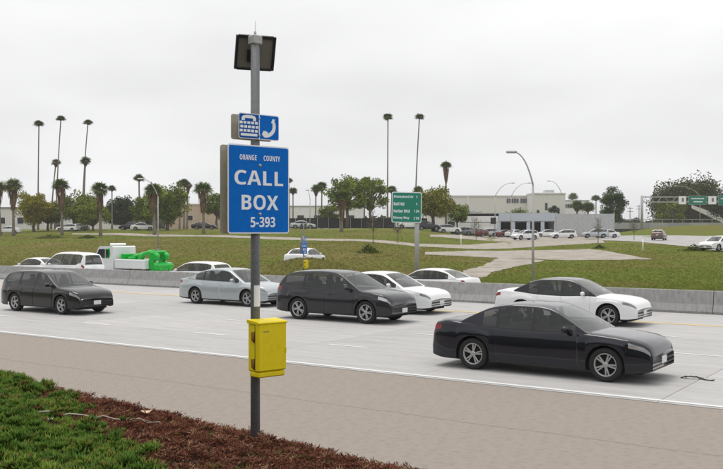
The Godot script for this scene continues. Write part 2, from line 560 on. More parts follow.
func make_land():
	# the far slope: one sheet out to the horizon
	var rows: Array = []
	var d := 46.4
	while d < 7000.0:
		rows.append(d)
		d += clampf((d - 40.0) * 0.055, 0.55, 400.0)
	var cols: Array = []
	for i in 181: cols.append(lerpf(-3.2, 1.9, i / 180.0))
	var st := smooth_st()
	var pts: Array = []
	var tones: Array = []
	for r in rows:
		var line: Array = []
		var tl: Array = []
		for c in cols:
			var u: float = c * r
			line.append(Vector3(u, ground_height(u, r), -r))
			tl.append(grass_tone(u, r))
		pts.append(line)
		tones.append(tl)
	for i in rows.size() - 1:
		for k in cols.size() - 1:
			for v in [[i, k], [i + 1, k], [i + 1, k + 1], [i, k], [i + 1, k + 1], [i, k + 1]]:
				st.set_color(tones[v[0]][v[1]])
				st.add_vertex(pts[v[0]][v[1]])
	st.index()
	var land := MeshInstance3D.new()
	land.mesh = done(st)
	land.material_override = M.turf
	structure("grass_slope", land)
	# the verge that the camera stands on
	st = smooth_st()
	for i in range(-70, 60):
		for k in 62:
			var u0 := i * 1.0
			var k0 := 10.9 - k * 0.25
			var c := [[u0, k0], [u0, k0 - 0.25], [u0 + 1.0, k0 - 0.25], [u0 + 1.0, k0]]
			for v in [0, 2, 1, 0, 3, 2]:
				var cu: float = c[v][0]
				var cd: float = c[v][1]
				st.add_vertex(Vector3(cu, ground_height(cu, cd) - (0.06 if cd > verge_edge(cu) else 0.0), -cd))
	st.index()
	var verge := MeshInstance3D.new()
	verge.mesh = done(st)
	verge.material_override = M.soil
	structure("verge", verge)
	st = smooth_st()   # planted cutting slope that rises behind the verge
	var climb := [[-4.2, 1.2], [-10.0, 4.2], [-18.0, 9.0], [-26.0, 12.0], [-60.0, 13.0], [-600.0, 13.0]]
	for i in climb.size() - 1:
		for k in 40:
			var u0 := -300.0 + k * 14.0
			var jag := hills_noise.get_noise_2d(u0, i * 9.0)
			var jag1 := hills_noise.get_noise_2d(u0 + 14.0, i * 9.0)
			var kag := hills_noise.get_noise_2d(u0, i * 9.0 + 9.0)
			var kag1 := hills_noise.get_noise_2d(u0 + 14.0, i * 9.0 + 9.0)
			quad(st, Vector3(u0, climb[i][1] + jag * i, -climb[i][0]), Vector3(u0 + 14.0, climb[i][1] + jag1 * i, -climb[i][0]), Vector3(u0 + 14.0, climb[i + 1][1] + kag1 * (i + 1), -climb[i + 1][0]), Vector3(u0, climb[i + 1][1] + kag * (i + 1), -climb[i + 1][0]))
	st.index()
	var back := MeshInstance3D.new()
	back.mesh = done(st)
	back.material_override = M.scrub
	structure("hillside", back)

func pavement(called: String, pairs: Array, m: Material, lift := 0.045):
	# pairs of opposite edge points, drawn as a sheet that follows the land
	var rows: Array = []
	for p in pairs:
		rows.append([ground_seen(p[0], p[1]), ground_seen(p[2], p[3])])
	var st := smooth_st()
	for i in rows.size() - 1:
		var a0: Vector2 = rows[i][0]
		var b0: Vector2 = rows[i][1]
		var a1: Vector2 = rows[i + 1][0]
		var b1: Vector2 = rows[i + 1][1]
		lanes_cut.append(PackedVector2Array([a0, b0, b1, a1]))
		var n := clampi(int(maxf(a0.distance_to(a1), b0.distance_to(b1)) / 0.8), 2, 90)
		var w := clampi(int(maxf(a0.distance_to(b0), a1.distance_to(b1)) / 1.5), 2, 60)
		for k in n:
			for j in w:
				var q: Array = []
				for c in [[0, 0], [1, 0], [1, 1], [0, 1]]:
					var t := float(k + c[0]) / n
					var s := float(j + c[1]) / w
					var ea := a0.lerp(a1, t)
					var eb := b0.lerp(b1, t)
					var out := (eb - ea).normalized()
					ea += out * hills_noise.get_noise_2d(ea.x * 14.0, ea.y * 14.0) * 0.7
					eb += out * hills_noise.get_noise_2d(eb.x * 14.0 + 40.0, eb.y * 14.0) * 0.7
					var p: Vector2 = ea.lerp(eb, s)
					q.append(Vector3(p.x, ground_height(p.x, p.y) + lift, -p.y))
				quad(st, q[0], q[1], q[2], q[3])
	st.index()
	var o := MeshInstance3D.new()
	o.mesh = done(st)
	o.material_override = m
	structure(called, o)

func make_pavements():
	pavement("slip_road", [[72, 233.4, 72, 234.4], [120, 233.2, 120, 235.2], [230, 235.4, 230, 237.6], [310, 238.6, 310, 240.6], [415, 243.8, 415, 246.6], [470, 245.0, 470, 249.0], [520, 241.0, 530, 247.5], [600, 238.5, 605, 243.0]], M.drive, 0.02)
	pavement("driveway", [[425, 252.2, 425, 255.0], [470, 251.0, 470, 256.8], [520, 250.5, 520, 258.5], [560, 250.0, 560, 260.3], [590, 249.3, 588, 260.3], [606, 251.0, 606, 260.2], [622, 254.2, 624, 260.0], [638, 257.2, 640, 259.8], [650, 258.8, 652, 259.6]], M.drive, 0.026)
	pavement("driveway", [[500, 257.5, 545, 260.5], [482, 266.0, 512, 267.5], [462, 272.5, 490, 274.5], [440, 278.5, 470, 281.0]], M.drive, 0.031)
	pavement("car_park", [[430, 235.0, 430, 237.0], [500, 235.6, 500, 241.5], [560, 235.8, 560, 240.5], [612, 235.9, 612, 239.0]], M.drive, 0.036)
	pavement("ramp_road", [[605, 236.0, 600, 240.5], [640, 235.6, 640, 242.0], [680, 235.8, 690, 247.0], [723, 236.2, 735, 254.5], [770, 237.0, 800, 268.0]], M.ramp, 0.041)

func make_grass():
	var st := flat_st()
	for i in 14:
		var a := rng.randf() * TAU
		var lean := Vector3(cos(a), 0, sin(a))
		var root := lean * rng.randf_range(0.01, 0.11)
		var side := Vector3(-sin(a), 0, cos(a)) * 0.008
		var tip := root + lean * rng.randf_range(0.02, 0.09) + Vector3.UP * rng.randf_range(0.07, 0.17)
		tri(st, root - side, tip, root + side)
	var mm := MultiMesh.new()
	mm.transform_format = MultiMesh.TRANSFORM_3D
	mm.use_colors = true
	mm.mesh = done(st)
	var xs: Array = []
	for i in 120000:
		var px := rng.randf_range(-60.0, 780.0)
		var f := rng.randf()
		var z := 48.0 + 70.0 * f * f
		z *= 1590.0 / (px + 950.0)
		var side := z * (px - 361.5) / FOCAL
		var u := FWD.x * z + RGT.x * side
		var d := FWD.y * z + RGT.y * side
		if d < 47.3 or in_pavement(u, d): continue
		var s := rng.randf_range(0.3, 0.75)
		var c := grass_tone(u, d) * rng.randf_range(0.95, 1.7)
		xs.append([Transform3D(Basis(Vector3.UP, rng.randf() * TAU).scaled(Vector3(s * 1.3, s, s * 1.3)), Vector3(u, ground_height(u, d) - 0.01, -d)), c])
	mm.instance_count = xs.size()
	for i in xs.size():
		mm.set_instance_transform(i, xs[i][0])
		mm.set_instance_color(i, xs[i][1])
	var o := MultiMeshInstance3D.new()
	o.multimesh = mm
	o.material_override = M.leaf
	o.name = "grass"
	o.set_meta("kind", "stuff")
	tag(o, "short olive green grass covering the slope behind the barrier", "grass")
	add_child(o)

# ---------------------------------------------------------------- ice plant on the verge
func brown_edge(u: float) -> float:   # where the living plants give way to the dead ones
	return 6.72 - 0.49 * (u + 8.8)

func spindle(st: SurfaceTool, root: Vector3, dir: Vector3, long: float, wide: float, bend: Vector3):
	var mid := root + dir * long * 0.55 + bend * long * 0.12
	var tip := root + dir * long + bend * long * 0.4
	var s := dir.cross(Vector3(0.3, 0.9, 0.2)).normalized() * wide
	var t := dir.cross(s).normalized() * wide
	var ring := [mid + s, mid - s * 0.5 + t * 0.87, mid - s * 0.5 - t * 0.87]
	for k in 3:
		tri(st, root, ring[k], ring[(k + 1) % 3])
		tri(st, tip, ring[(k + 1) % 3], ring[k])

func scatter(called: String, label: String, mesh: Mesh, m: Material, xs: Array):
	var mm := MultiMesh.new()
	mm.transform_format = MultiMesh.TRANSFORM_3D
	mm.use_colors = true
	mm.mesh = mesh
	mm.instance_count = xs.size()
	for i in xs.size():
		mm.set_instance_transform(i, xs[i][0])
		mm.set_instance_color(i, xs[i][1])
	var o := MultiMeshInstance3D.new()
	o.multimesh = mm
	o.material_override = m
	o.name = called
	o.set_meta("kind", "stuff")
	tag(o, label, "ground cover")
	add_child(o)

func make_ice_plant():
	var green := smooth_st()
	for i in 15:
		var a := rng.randf() * TAU
		var up := rng.randf_range(0.55, 1.5)
		var dir := Vector3(cos(a), up, sin(a)).normalized()
		spindle(green, Vector3(cos(a), 0, sin(a)) * rng.randf_range(0.0, 0.05), dir, rng.randf_range(0.045, 0.08), rng.randf_range(0.0065, 0.010), Vector3(0, 1, 0))
	var gm := done(green)
	var dead := smooth_st()
	for i in 16:
		var a := rng.randf() * TAU
		var dir := Vector3(cos(a), rng.randf_range(-0.1, 0.75), sin(a)).normalized()
		spindle(dead, Vector3(rng.randf_range(-0.06, 0.06), rng.randf_range(0, 0.03), rng.randf_range(-0.06, 0.06)), dir, rng.randf_range(0.03, 0.08), rng.randf_range(0.003, 0.0075), Vector3(rng.randf_range(-1, 1), rng.randf_range(-0.5, 1), rng.randf_range(-1, 1)))
	var dm := done(dead)
	var gx: Array = []
	var dx: Array = []
	var patch := FastNoiseLite.new()
	patch.seed = 31
	patch.frequency = 0.9
	for i in 64000:
		var u := rng.randf_range(-19.0, -1.5)
		var d := rng.randf_range(3.2, 11.0)
		var n := patch.get_noise_2d(u, d)
		var n2 := patch.get_noise_2d(u * 3.0 + 50.0, d * 3.0)
		var limit := verge_edge(u) - 0.1 + n2 * 0.42 + n * 0.25
		if d > limit: continue
		var near := brown_edge(u) + n * 0.5 + n2 * 0.35
		var y := ground_height(u, d)
		var tilt := Basis(Vector3(rng.randf_range(-1, 1), 0, rng.randf_range(-1, 1)).normalized(), rng.randf_range(0, 0.4))
		var lump := maxf(0.0, n2 + 0.1) * 0.2 + maxf(0.0, n) * 0.12
		if d < near + rng.randf_range(-0.12, 0.12):
			var s := rng.randf_range(0.5, 0.95)
			var c := Color(0.04, 0.10, 0.011).lerp(Color(0.145, 0.21, 0.028), rng.randf() * clampf(0.7 + patch.get_noise_2d(u * 1.7 - 80.0, d * 1.7), 0.2, 1.0))
			if rng.randf() < 0.09: c = Color(0.16, 0.15, 0.03)
			if rng.randf() < 0.03: c = Color(0.14, 0.06, 0.03)
			gx.append([Transform3D((tilt * Basis(Vector3.UP, rng.randf() * TAU)).scaled(Vector3.ONE * s), Vector3(u, y + lump + rng.randf_range(0.0, 0.045), -d)), c])
		else:
			var thin := smoothstep(limit, limit - 0.5, d)
			if rng.randf() > 0.35 + 0.65 * thin: continue
			var s := rng.randf_range(0.5, 1.0) * (0.65 + 0.35 * thin)
			var c := Color(0.115, 0.040, 0.026).lerp(Color(0.21, 0.085, 0.052), rng.randf())
			if rng.randf() < 0.16: c = Color(0.33, 0.19, 0.12)
			if rng.randf() < 0.10: c = Color(0.05, 0.022, 0.016)
			var e := absf(d - limit)
			if rng.randf() < 0.05 + 0.22 * (1.0 - smoothstep(0.0, 0.4, e)) * smoothstep(0.0, 0.35, n): c = Color(0.10, 0.115, 0.03)
			dx.append([Transform3D((tilt * Basis(Vector3.UP, rng.randf() * TAU)).scaled(Vector3.ONE * s), Vector3(u, maxf(y, 0.0) + lump * 0.7 * thin + rng.randf_range(0.0, 0.03), -d)), c])
	scatter("ice_plant", "bright green fleshy ground cover on the bank at lower left", gm, M.succulent, gx)
	scatter("dead_ice_plant", "red brown withered ground cover around the call box post", dm, M.leaf, dx)
	# a fallen twig, a sprig that creeps onto the shoulder, scraps of litter
	var twig := thing("dry_twig", "bare grey twig lying across the green ground cover", "twig")
	var line: Array = []
	var rad: Array = []
	for i in 12:
		var u := lerpf(-8.45, -7.25, i / 11.0)
		var d := lerpf(6.1, 6.75, i / 11.0) + 0.03 * sin(i * 1.7)
		line.append(Vector3(u, ground_height(u, d) + 0.15 + 0.02 * sin(i * 2.3), -d))
		rad.append(0.011 - 0.0006 * i)
	put("stem", tube_mesh(line, rad, 6), M.twig, twig)
	put("branch", tube_mesh([line[4], line[4] + Vector3(0.15, 0.02, 0.08), line[4] + Vector3(0.3, 0.01, 0.1)], [0.007, 0.005, 0.003], 5), M.twig, twig)
	put("branch", tube_mesh([line[8], line[8] + Vector3(0.14, 0.02, -0.04), line[8] + Vector3(0.3, 0.0, -0.06)], [0.006, 0.004, 0.002], 5), M.twig, twig)
	var sp := thing("green_sprig", "small green runner creeping onto the tan shoulder right of post", "plant", Vector3(-5.02, 0.0, -8.45))
	var st := smooth_st()
	var stem := smooth_st()
	tube(stem, [Vector3(-0.3, 0.02, 0.12), Vector3(0, 0.05, 0), Vector3(0.2, 0.09, -0.08)], [0.005, 0.005, 0.003], 5)
	for i in 22:
		var t := rng.randf()
		var p := Vector3(lerpf(-0.25, 0.2, t), 0.03 + 0.06 * t, lerpf(0.1, -0.08, t))
		spindle(st, p, Vector3(rng.randf_range(-0.4, 1), rng.randf_range(0.2, 1), rng.randf_range(-0.8, 0.8)).normalized(), rng.randf_range(0.06, 0.1), 0.008, Vector3.UP)
	put("stem", done(stem), M.twig, sp)
	put("leaves", done(st), plain(Color(0.07, 0.14, 0.03), 0.6), sp)
	var scraps := [[51.0, 420.5, 0.05, "small white scrap of litter in the green ground cover", M.sign_white], [147.0, 413.5, 0.07, "pale peach dry leaf lying on the brown ground cover", M.dry_leaf], [24.0, 387.0, 0.05, "pale scrap of litter at the edge of the shoulder", M.dry_leaf]]
	for s in scraps:
		var z := 13.0
		while z > 6.0:
			var g := spot(s[0], z)
			if EYE - (s[1] - 232.0) / FOCAL * z >= g.y + 0.10: break
			z -= 0.02
		var p := spot(s[0], z)
		var o := MeshInstance3D.new()
		var q := smooth_st()
		var w: float = s[2]
		for k in 4:
			var x0 := lerpf(-w, w, k / 4.0)
			var x1 := lerpf(-w, w, (k + 1) / 4.0)
			var h0 := w * 0.55 * sqrt(maxf(0.05, 1.0 - pow(x0 / w, 2)))
			var h1 := w * 0.55 * sqrt(maxf(0.05, 1.0 - pow(x1 / w, 2)))
			for f in [0.0, 0.004]:
				quad(q, Vector3(x0, f + x0 * x0 * 6, -h0), Vector3(x0, f + x0 * x0 * 6 + 0.01, h0), Vector3(x1, f + x1 * x1 * 6 + 0.01, h1), Vector3(x1, f + x1 * x1 * 6, -h1))
		o.mesh = done(q)
		o.material_override = s[4]
		o.name = numbered("litter_scrap" if s[4] == M.sign_white else "dry_leaf")
		add_child(o)
		o.position = p + Vector3(0, 0.11, 0)
		o.rotation = Vector3(0.35, 0.7, 0.1)
		tag(o, s[3], "litter" if s[4] == M.sign_white else "leaf")

# ---------------------------------------------------------------- the call box post
func make_call_box(called: String, label: String, at: Vector3, group: String, far := false):
	var root := thing(called, label, "call box", at, 0.0, group)
	var low := -0.48 if far else 0.0
	var w2 := RGT * cos(deg_to_rad(40.0)) + FWD * sin(deg_to_rad(40.0))
	var wide := Vector3(w2.x, 0, -w2.y)
	var face := Basis(wide, Vector3.UP, wide.cross(Vector3.UP))
	if far: face = face * Basis(Vector3.UP, deg_to_rad(24.0))
	var n := face.z
	put("pole", tube_mesh([Vector3(0, -0.4, 0), Vector3(0, 4.26 + low, 0)], [0.05, 0.047], 24), M.pole, root)
	# solar panel on the far side of the pole top
	var lean := Basis(Vector3(RGT.x, 0, -RGT.y), Vector3.UP, Vector3(-FWD.x, 0, FWD.y)) * Basis(Vector3.UP, deg_to_rad(18.0)) * Basis(Vector3.RIGHT, deg_to_rad(24.0))
	var sun_panel := put("solar_panel", box_mesh(Vector3(0.385, 0.335, 0.012), Vector3(0, 0, -0.012)), M.cell, root, Transform3D(lean, Vector3(FWD.x * 0.16, 4.145 + low, -FWD.y * 0.16) + Vector3(RGT.x, 0, -RGT.y) * -0.02))
	put("backing", box_mesh(Vector3(0.37, 0.32, 0.006), Vector3(0, 0, -0.003)), M.panel_back, sun_panel)
	var st := flat_st()
	for s in [-1.0, 1.0]:
		box(st, Vector3(s * 0.2, 0, 0.0), Vector3(0.026, 0.36, 0.04), Basis.IDENTITY, 0.003)
		box(st, Vector3(0, s * 0.173, 0.0), Vector3(0.374, 0.026, 0.04), Basis.IDENTITY, 0.003)
	put("frame", done(st), M.dark_metal, sun_panel)
	put("junction_box", box_mesh(Vector3(0.09, 0.13, 0.03), Vector3(-0.04, -0.03, 0.015), 0.004), M.trim, sun_panel)
	st = flat_st()
	box(st, Vector3(0, 4.245 + low, 0), Vector3(0.115, 0.10, 0.115), face, 0.012)
	box(st, Vector3(FWD.x * 0.09, 4.235 + low, -FWD.y * 0.09), Vector3(0.06, 0.05, 0.14), Basis(Vector3.UP, atan2(FWD.x, -FWD.y)), 0.005)
	put("bracket", done(st), M.galv, root)
	put("antenna", tube_mesh([Vector3(0, 4.29 + low, 0), Vector3(0, 4.335 + low, 0), Vector3(0, 4.34 + low, 0), Vector3(0.004, 4.45 + low, 0)], [0.016, 0.013, 0.004, 0.002], 8), M.galv, root)
	# two plates back to back on the pole, for each of the two signs
	for rear in [false, true]:
		var f := face * Basis(Vector3.UP, PI) if rear else face
		var sign_ := put("call_box_sign", plate_mesh(round_rect(0.76, 0.914, 0.03), -0.003, 0.0), M.sign_back, root, Transform3D(f, Vector3(0, 2.685 + low, 0) + f.z * 0.073))
		sign_.set_meta("label", "blue plate reading CALL BOX with a white rim" if not rear else "rear plate of the pair, its tan back showing")
		put("facing", plate_mesh(round_rect(0.757, 0.911, 0.029), 0.0005, 0.0015), M.sign_white, sign_)
		put("blue_field", plate_mesh(round_rect(0.733, 0.887, 0.02), 0.002, 0.003), M.sign_blue, sign_)
		if not rear or far:
			lettering("ORANGE", Vector2(0.206, 0.055), Vector3(-0.135, 0.328, 0.003), M.sign_white, sign_)
			lettering("COUNTY", Vector2(0.206, 0.055), Vector3(0.157, 0.328, 0.003), M.sign_white, sign_)
			lettering("CALL", Vector2(0.60, 0.150), Vector3(0.0, 0.119, 0.003), M.sign_white, sign_)
			lettering("BOX", Vector2(0.455, 0.154), Vector3(0.012, -0.133, 0.003), M.sign_white, sign_)
			lettering("5-393", Vector2(0.306, 0.108), Vector3(0.046, -0.337, 0.003), M.sign_white, sign_)
		for y in [0.25, -0.255]:
			put("bolt", tube_mesh([Vector3(0.01, y, 0.002), Vector3(0.01, y, 0.010)], [0.019, 0.015], 12), M.steel, sign_)
		var tel := put("phone_sign", plate_mesh(round_rect(0.50, 0.262, 0.025), -0.003, 0.0), M.sign_back, root, Transform3D(f, Vector3(0, 3.335 + low, 0) + f.z * 0.073))
		tel.set_meta("label", "small blue plate with white telephone and handset pictograms")
		put("facing", plate_mesh(round_rect(0.497, 0.259, 0.024), 0.0005, 0.0015), M.sign_white, tel)
		var right_half := PackedVector2Array([Vector2(0.008, -0.123), Vector2(0.224, -0.123), Vector2(0.237, -0.118), Vector2(0.242, -0.105), Vector2(0.242, 0.105), Vector2(0.237, 0.118), Vector2(0.224, 0.123), Vector2(0.008, 0.123)])
		var lh := PackedVector2Array([Vector2(-0.004, 0.123), Vector2(-0.224, 0.123), Vector2(-0.237, 0.118), Vector2(-0.242, 0.105), Vector2(-0.242, -0.105), Vector2(-0.237, -0.118), Vector2(-0.224, -0.123), Vector2(-0.004, -0.123)])
		put("blue_field", plate_mesh(right_half, 0.002, 0.003), M.sign_blue, tel)
		put("blue_field", plate_mesh(lh, 0.002, 0.003), M.sign_dark_blue, tel)
		st = flat_st()   # desk telephone: handset on top, three rows of keys, a foot
		var arch := PackedVector2Array([Vector2(-0.215, 0.055), Vector2(-0.215, 0.085), Vector2(-0.195, 0.104), Vector2(-0.16, 0.111), Vector2(-0.09, 0.111), Vector2(-0.055, 0.104), Vector2(-0.04, 0.085), Vector2(-0.04, 0.055), Vector2(-0.075, 0.055), Vector2(-0.078, 0.08), Vector2(-0.175, 0.08), Vector2(-0.178, 0.055)])
		plate(st, arch, 0.003, 0.0045)
		for r in 3:
			for k in 5:
				var x := -0.2205 + k * 0.046 + (0.008 if r == 1 else 0.0)
				box(st, Vector3(x + 0.0, [0.034, -0.008, -0.049][r], 0.0038), Vector3(0.034, 0.026, 0.0015))
		box(st, Vector3(-0.125, -0.09, 0.0038), Vector3(0.20, 0.026, 0.0015))
		put("telephone_symbol", done(st), M.sign_white, tel)
		st = flat_st()   # handset on the slant
		var hand := PackedVector2Array()
		for k in 13:
			var a := lerpf(deg_to_rad(-98.0), deg_to_rad(32.0), k / 12.0)
			hand.append(Vector2(0.078 + 0.128 * cos(a), 0.012 + 0.118 * sin(a)))
		for q in [Vector2(0.200, 0.088), Vector2(0.166, 0.094), Vector2(0.148, 0.052), Vector2(0.170, 0.045)]: hand.append(q)
		for k in 9:
			var a := lerpf(deg_to_rad(14.0), deg_to_rad(-72.0), k / 8.0)
			hand.append(Vector2(0.078 + 0.088 * cos(a), 0.012 + 0.078 * sin(a)))
		for q in [Vector2(0.103, -0.045), Vector2(0.055, -0.035), Vector2(0.032, -0.075)]: hand.append(q)
		plate(st, hand, 0.003, 0.0045)
		put("handset_symbol", done(st), M.sign_white, tel)
		for y in [0.09, -0.09]:
			put("bolt", tube_mesh([Vector3(0.003, y, 0.002), Vector3(0.003, y, 0.008)], [0.014, 0.011], 10), M.steel, tel)
	st = flat_st()
	for y in [2.93, 2.43, 3.40, 3.27]:
		box(st, Vector3(0, y + low, 0), Vector3(0.07, 0.035, 0.137), face, 0.003)
	put("sign_clamps", done(st), M.galv, root)
	# reflective sleeve on the side of the pole that faces right
	st = smooth_st()
	var a0 := atan2(n.z, n.x) - 1.25
	for k in 12:
		var b0 := a0 + k * 0.175
		var b1 := b0 + 0.175
		var p0 := Vector3(cos(b0), 0, sin(b0)) * 0.0512
		var p1 := Vector3(cos(b1), 0, sin(b1)) * 0.0512
		quad(st, p0 + Vector3.UP * 1.47, p0 + Vector3.UP * 1.69, p1 + Vector3.UP * 1.69, p1 + Vector3.UP * 1.47)
	put("reflective_band", done(st), M.sign_white, root)
	# the yellow telephone cabinet
	var mid := Vector3(0, 1.045, 0) + n * 0.168 + face.x * 0.035
	var cab := put("phone_cabinet", box_mesh(Vector3(0.335, 0.50, 0.135), Vector3(0, 0.022, -0.035), 0.012), M.yellow, root, Transform3D(face, mid))
	cab.set_meta("label", "yellow metal telephone cabinet with rusty side hinges")
	st = flat_st()
	box(st, Vector3(0, 0.028, 0.068), Vector3(0.355, 0.505, 0.07), Basis.IDENTITY, 0.016)
	put("door", done(st), M.yellow, cab)
	st = flat_st()   # sloping hood
	var hood := PackedVector2Array([Vector2(-0.105, 0.262), Vector2(0.108, 0.262), Vector2(0.112, 0.272), Vector2(0.10, 0.283), Vector2(-0.105, 0.300)])
	var turned := flat_st()
	plate(turned, hood, -0.18, 0.18)
	put("hood", done(turned), M.yellow, cab, Transform3D(Basis(Vector3.UP, -PI / 2), Vector3.ZERO))
	var skirt := flat_st()
	box(skirt, Vector3(0, -0.257, 0.005), Vector3(0.33, 0.055, 0.175), Basis.IDENTITY, 0.012)
	put("base", done(skirt), M.yellow, cab)
	for y in [0.13, -0.145]:
		var h := put("hinge", tube_mesh([Vector3(-0.178, y - 0.055, 0.02), Vector3(-0.178, y + 0.055, 0.02)], [0.011, 0.011], 8), M.rust, cab)
		put("hinge_leaf", box_mesh(Vector3(0.004, 0.09, 0.05), Vector3(-0.17, y, -0.012), 0.001), M.rust, h)
	put("label_plate", box_mesh(Vector3(0.07, 0.012, 0.002), Vector3(-0.08, 0.185, 0.104)), M.worn_label, cab)
	put("latch", box_mesh(Vector3(0.016, 0.05, 0.012), Vector3(0.16, -0.02, 0.106), 0.003), M.yellow, cab)
	put("seam", box_mesh(Vector3(0.341, 0.47, 0.006), Vector3(0, 0.022, 0.0325)), M.trim, cab)
	return root

# ---------------------------------------------------------------- vehicles
# A vehicle is lofted from sections along its length: lower body with wheel arches and door gaps, then the cabin with its panes.
var shells := {}

const SEDAN := {"long": 4.72, "wide": 1.80, "high": 1.43, "front": 1.42, "rear": -1.36, "wheel": 0.325, "clear": 0.20,
	"top": [[-2.36, 0.70], [-2.30, 0.93], [-2.16, 1.00], [-1.6, 1.00], [-1.0, 0.95], [0.0, 0.92], [0.95, 0.93], [1.30, 0.90], [1.80, 0.85], [2.08, 0.79], [2.24, 0.72], [2.33, 0.62], [2.36, 0.52]],
	"cabin": [[-1.92, 0.985], [-1.72, 1.06], [-1.25, 1.29], [-0.85, 1.39], [-0.35, 1.43], [0.10, 1.415], [0.36, 1.36], [0.80, 1.13], [1.20, 0.91]],
	"panes": [[-1.40, -0.98], [-0.90, -0.13], [-0.03, 0.95]], "screen": [0.34, 1.17], "back": [-1.84, -1.0], "seams": [-0.95, -0.08, 0.98], "deck": true}
const OLD_SEDAN := {"long": 4.75, "wide": 1.79, "high": 1.40, "front": 1.50, "rear": -1.36, "wheel": 0.33, "clear": 0.20,
	"top": [[-2.37, 0.62], [-2.32, 0.88], [-2.2, 0.97], [-1.6, 0.98], [-1.0, 0.92], [0.0, 0.89], [0.85, 0.92], [1.20, 0.905], [1.75, 0.86], [2.10, 0.80], [2.26, 0.73], [2.345, 0.63], [2.375, 0.52]],
	"cabin": [[-1.72, 0.97], [-1.45, 1.12], [-1.0, 1.32], [-0.65, 1.385], [-0.25, 1.40], [0.15, 1.38], [0.35, 1.335], [0.75, 1.13], [1.13, 0.905]],
	"panes": [[-1.15, -0.84], [-0.78, -0.07], [0.03, 0.88]], "screen": [0.33, 1.10], "back": [-1.66, -0.8], "seams": [-0.82, -0.02, 0.92], "deck": true}
const WAGON := {"long": 4.52, "wide": 1.78, "high": 1.49, "front": 1.37, "rear": -1.30, "wheel": 0.33, "clear": 0.22,
	"top": [[-2.26, 0.60], [-2.24, 0.90], [-2.2, 0.98], [-1.6, 0.98], [-0.6, 0.95], [0.4, 0.94], [0.95, 0.95], [1.30, 0.92], [1.72, 0.87], [1.98, 0.81], [2.14, 0.74], [2.23, 0.64], [2.26, 0.54]],
	"cabin": [[-2.19, 0.97], [-2.10, 1.12], [-1.92, 1.33], [-1.65, 1.43], [-1.0, 1.485], [-0.4, 1.49], [0.05, 1.46], [0.28, 1.40], [0.75, 1.15], [1.17, 0.92]],
	"panes": [[-1.86, -1.12], [-1.02, -0.20], [-0.10, 0.90]], "screen": [0.26, 1.14], "back": [-2.17, -1.9], "seams": [-1.06, -0.15, 0.93], "deck": false}
const CROSSOVER := {"long": 4.62, "wide": 1.84, "high": 1.62, "front": 1.40, "rear": -1.31, "wheel": 0.36, "clear": 0.25,
	"top": [[-2.31, 0.65], [-2.29, 0.97], [-2.24, 1.08], [-1.6, 1.08], [-0.6, 1.04], [0.4, 1.02], [0.95, 1.035], [1.32, 1.01], [1.78, 0.96], [2.04, 0.90], [2.19, 0.82], [2.28, 0.71], [2.31, 0.60]],
	"cabin": [[-2.23, 1.07], [-2.14, 1.22], [-1.95, 1.44], [-1.7, 1.55], [-1.05, 1.61], [-0.4, 1.62], [0.05, 1.585], [0.28, 1.53], [0.75, 1.27], [1.19, 1.01]],
	"panes": [[-1.90, -1.16], [-1.06, -0.20], [-0.10, 0.92]], "screen": [0.26, 1.16], "back": [-2.21, -1.93], "seams": [-1.1, -0.15, 0.95], "deck": false}
const MINIVAN := {"long": 4.95, "wide": 1.92, "high": 1.90, "front": 1.58, "rear": -1.45, "wheel": 0.34, "clear": 0.22,
	"top": [[-2.47, 0.70], [-2.46, 0.98], [-2.42, 1.08], [-1.6, 1.08], [-0.6, 1.06], [0.6, 1.06], [1.25, 1.07], [1.65, 1.03], [2.0, 0.95], [2.28, 0.82], [2.42, 0.66], [2.475, 0.48]],
	"cabin": [[-2.41, 1.07], [-2.37, 1.30], [-2.27, 1.66], [-2.05, 1.80], [-1.2, 1.88], [-0.2, 1.90], [0.4, 1.86], [0.66, 1.78], [1.1, 1.42], [1.58, 1.04]],
	"panes": [[-2.15, -1.35], [-1.22, -0.30], [-0.18, 1.25]], "screen": [0.64, 1.54], "back": [-2.40, -2.24], "seams": [-1.28, -0.24, 1.28], "deck": false}

func curve_at(table: Array, x: float) -> float:
	var n := table.size()
	if x <= table[0][0]: return table[0][1]
	if x >= table[n - 1][0]: return table[n - 1][1]
	for i in range(1, n):
		if x <= table[i][0]:
			var x0: float = table[i - 1][0]
			var x1: float = table[i][0]
			var y0: float = table[i - 1][1]
			var y1: float = table[i][1]
			var m0: float = (y1 - y0) / (x1 - x0)
			var m1 := m0
			if i > 1: m0 = (m0 + (y0 - table[i - 2][1]) / (x0 - table[i - 2][0])) / 2.0
			if i < n - 1: m1 = (m1 + (table[i + 1][1] - y1) / (table[i + 1][0] - x1)) / 2.0
			var t := (x - x0) / (x1 - x0)
			var w := x1 - x0
			return (2*t*t*t - 3*t*t + 1) * y0 + (t*t*t - 2*t*t + t) * w * m0 + (-2*t*t*t + 3*t*t) * y1 + (t*t*t - t*t) * w * m1
	return 0.0

func body_half_width(v: Dictionary, x: float) -> float:
	var half: float = v.long / 2
	var w: float = v.wide / 2
	var nose := clampf((x - (half - 0.75)) / 0.75, 0.0, 1.0)
	var stern := clampf((-x - (half - 0.6)) / 0.6, 0.0, 1.0)
	return w * (1.0 - 0.19 * pow(nose, 2.6) - 0.13 * pow(stern, 2.8))

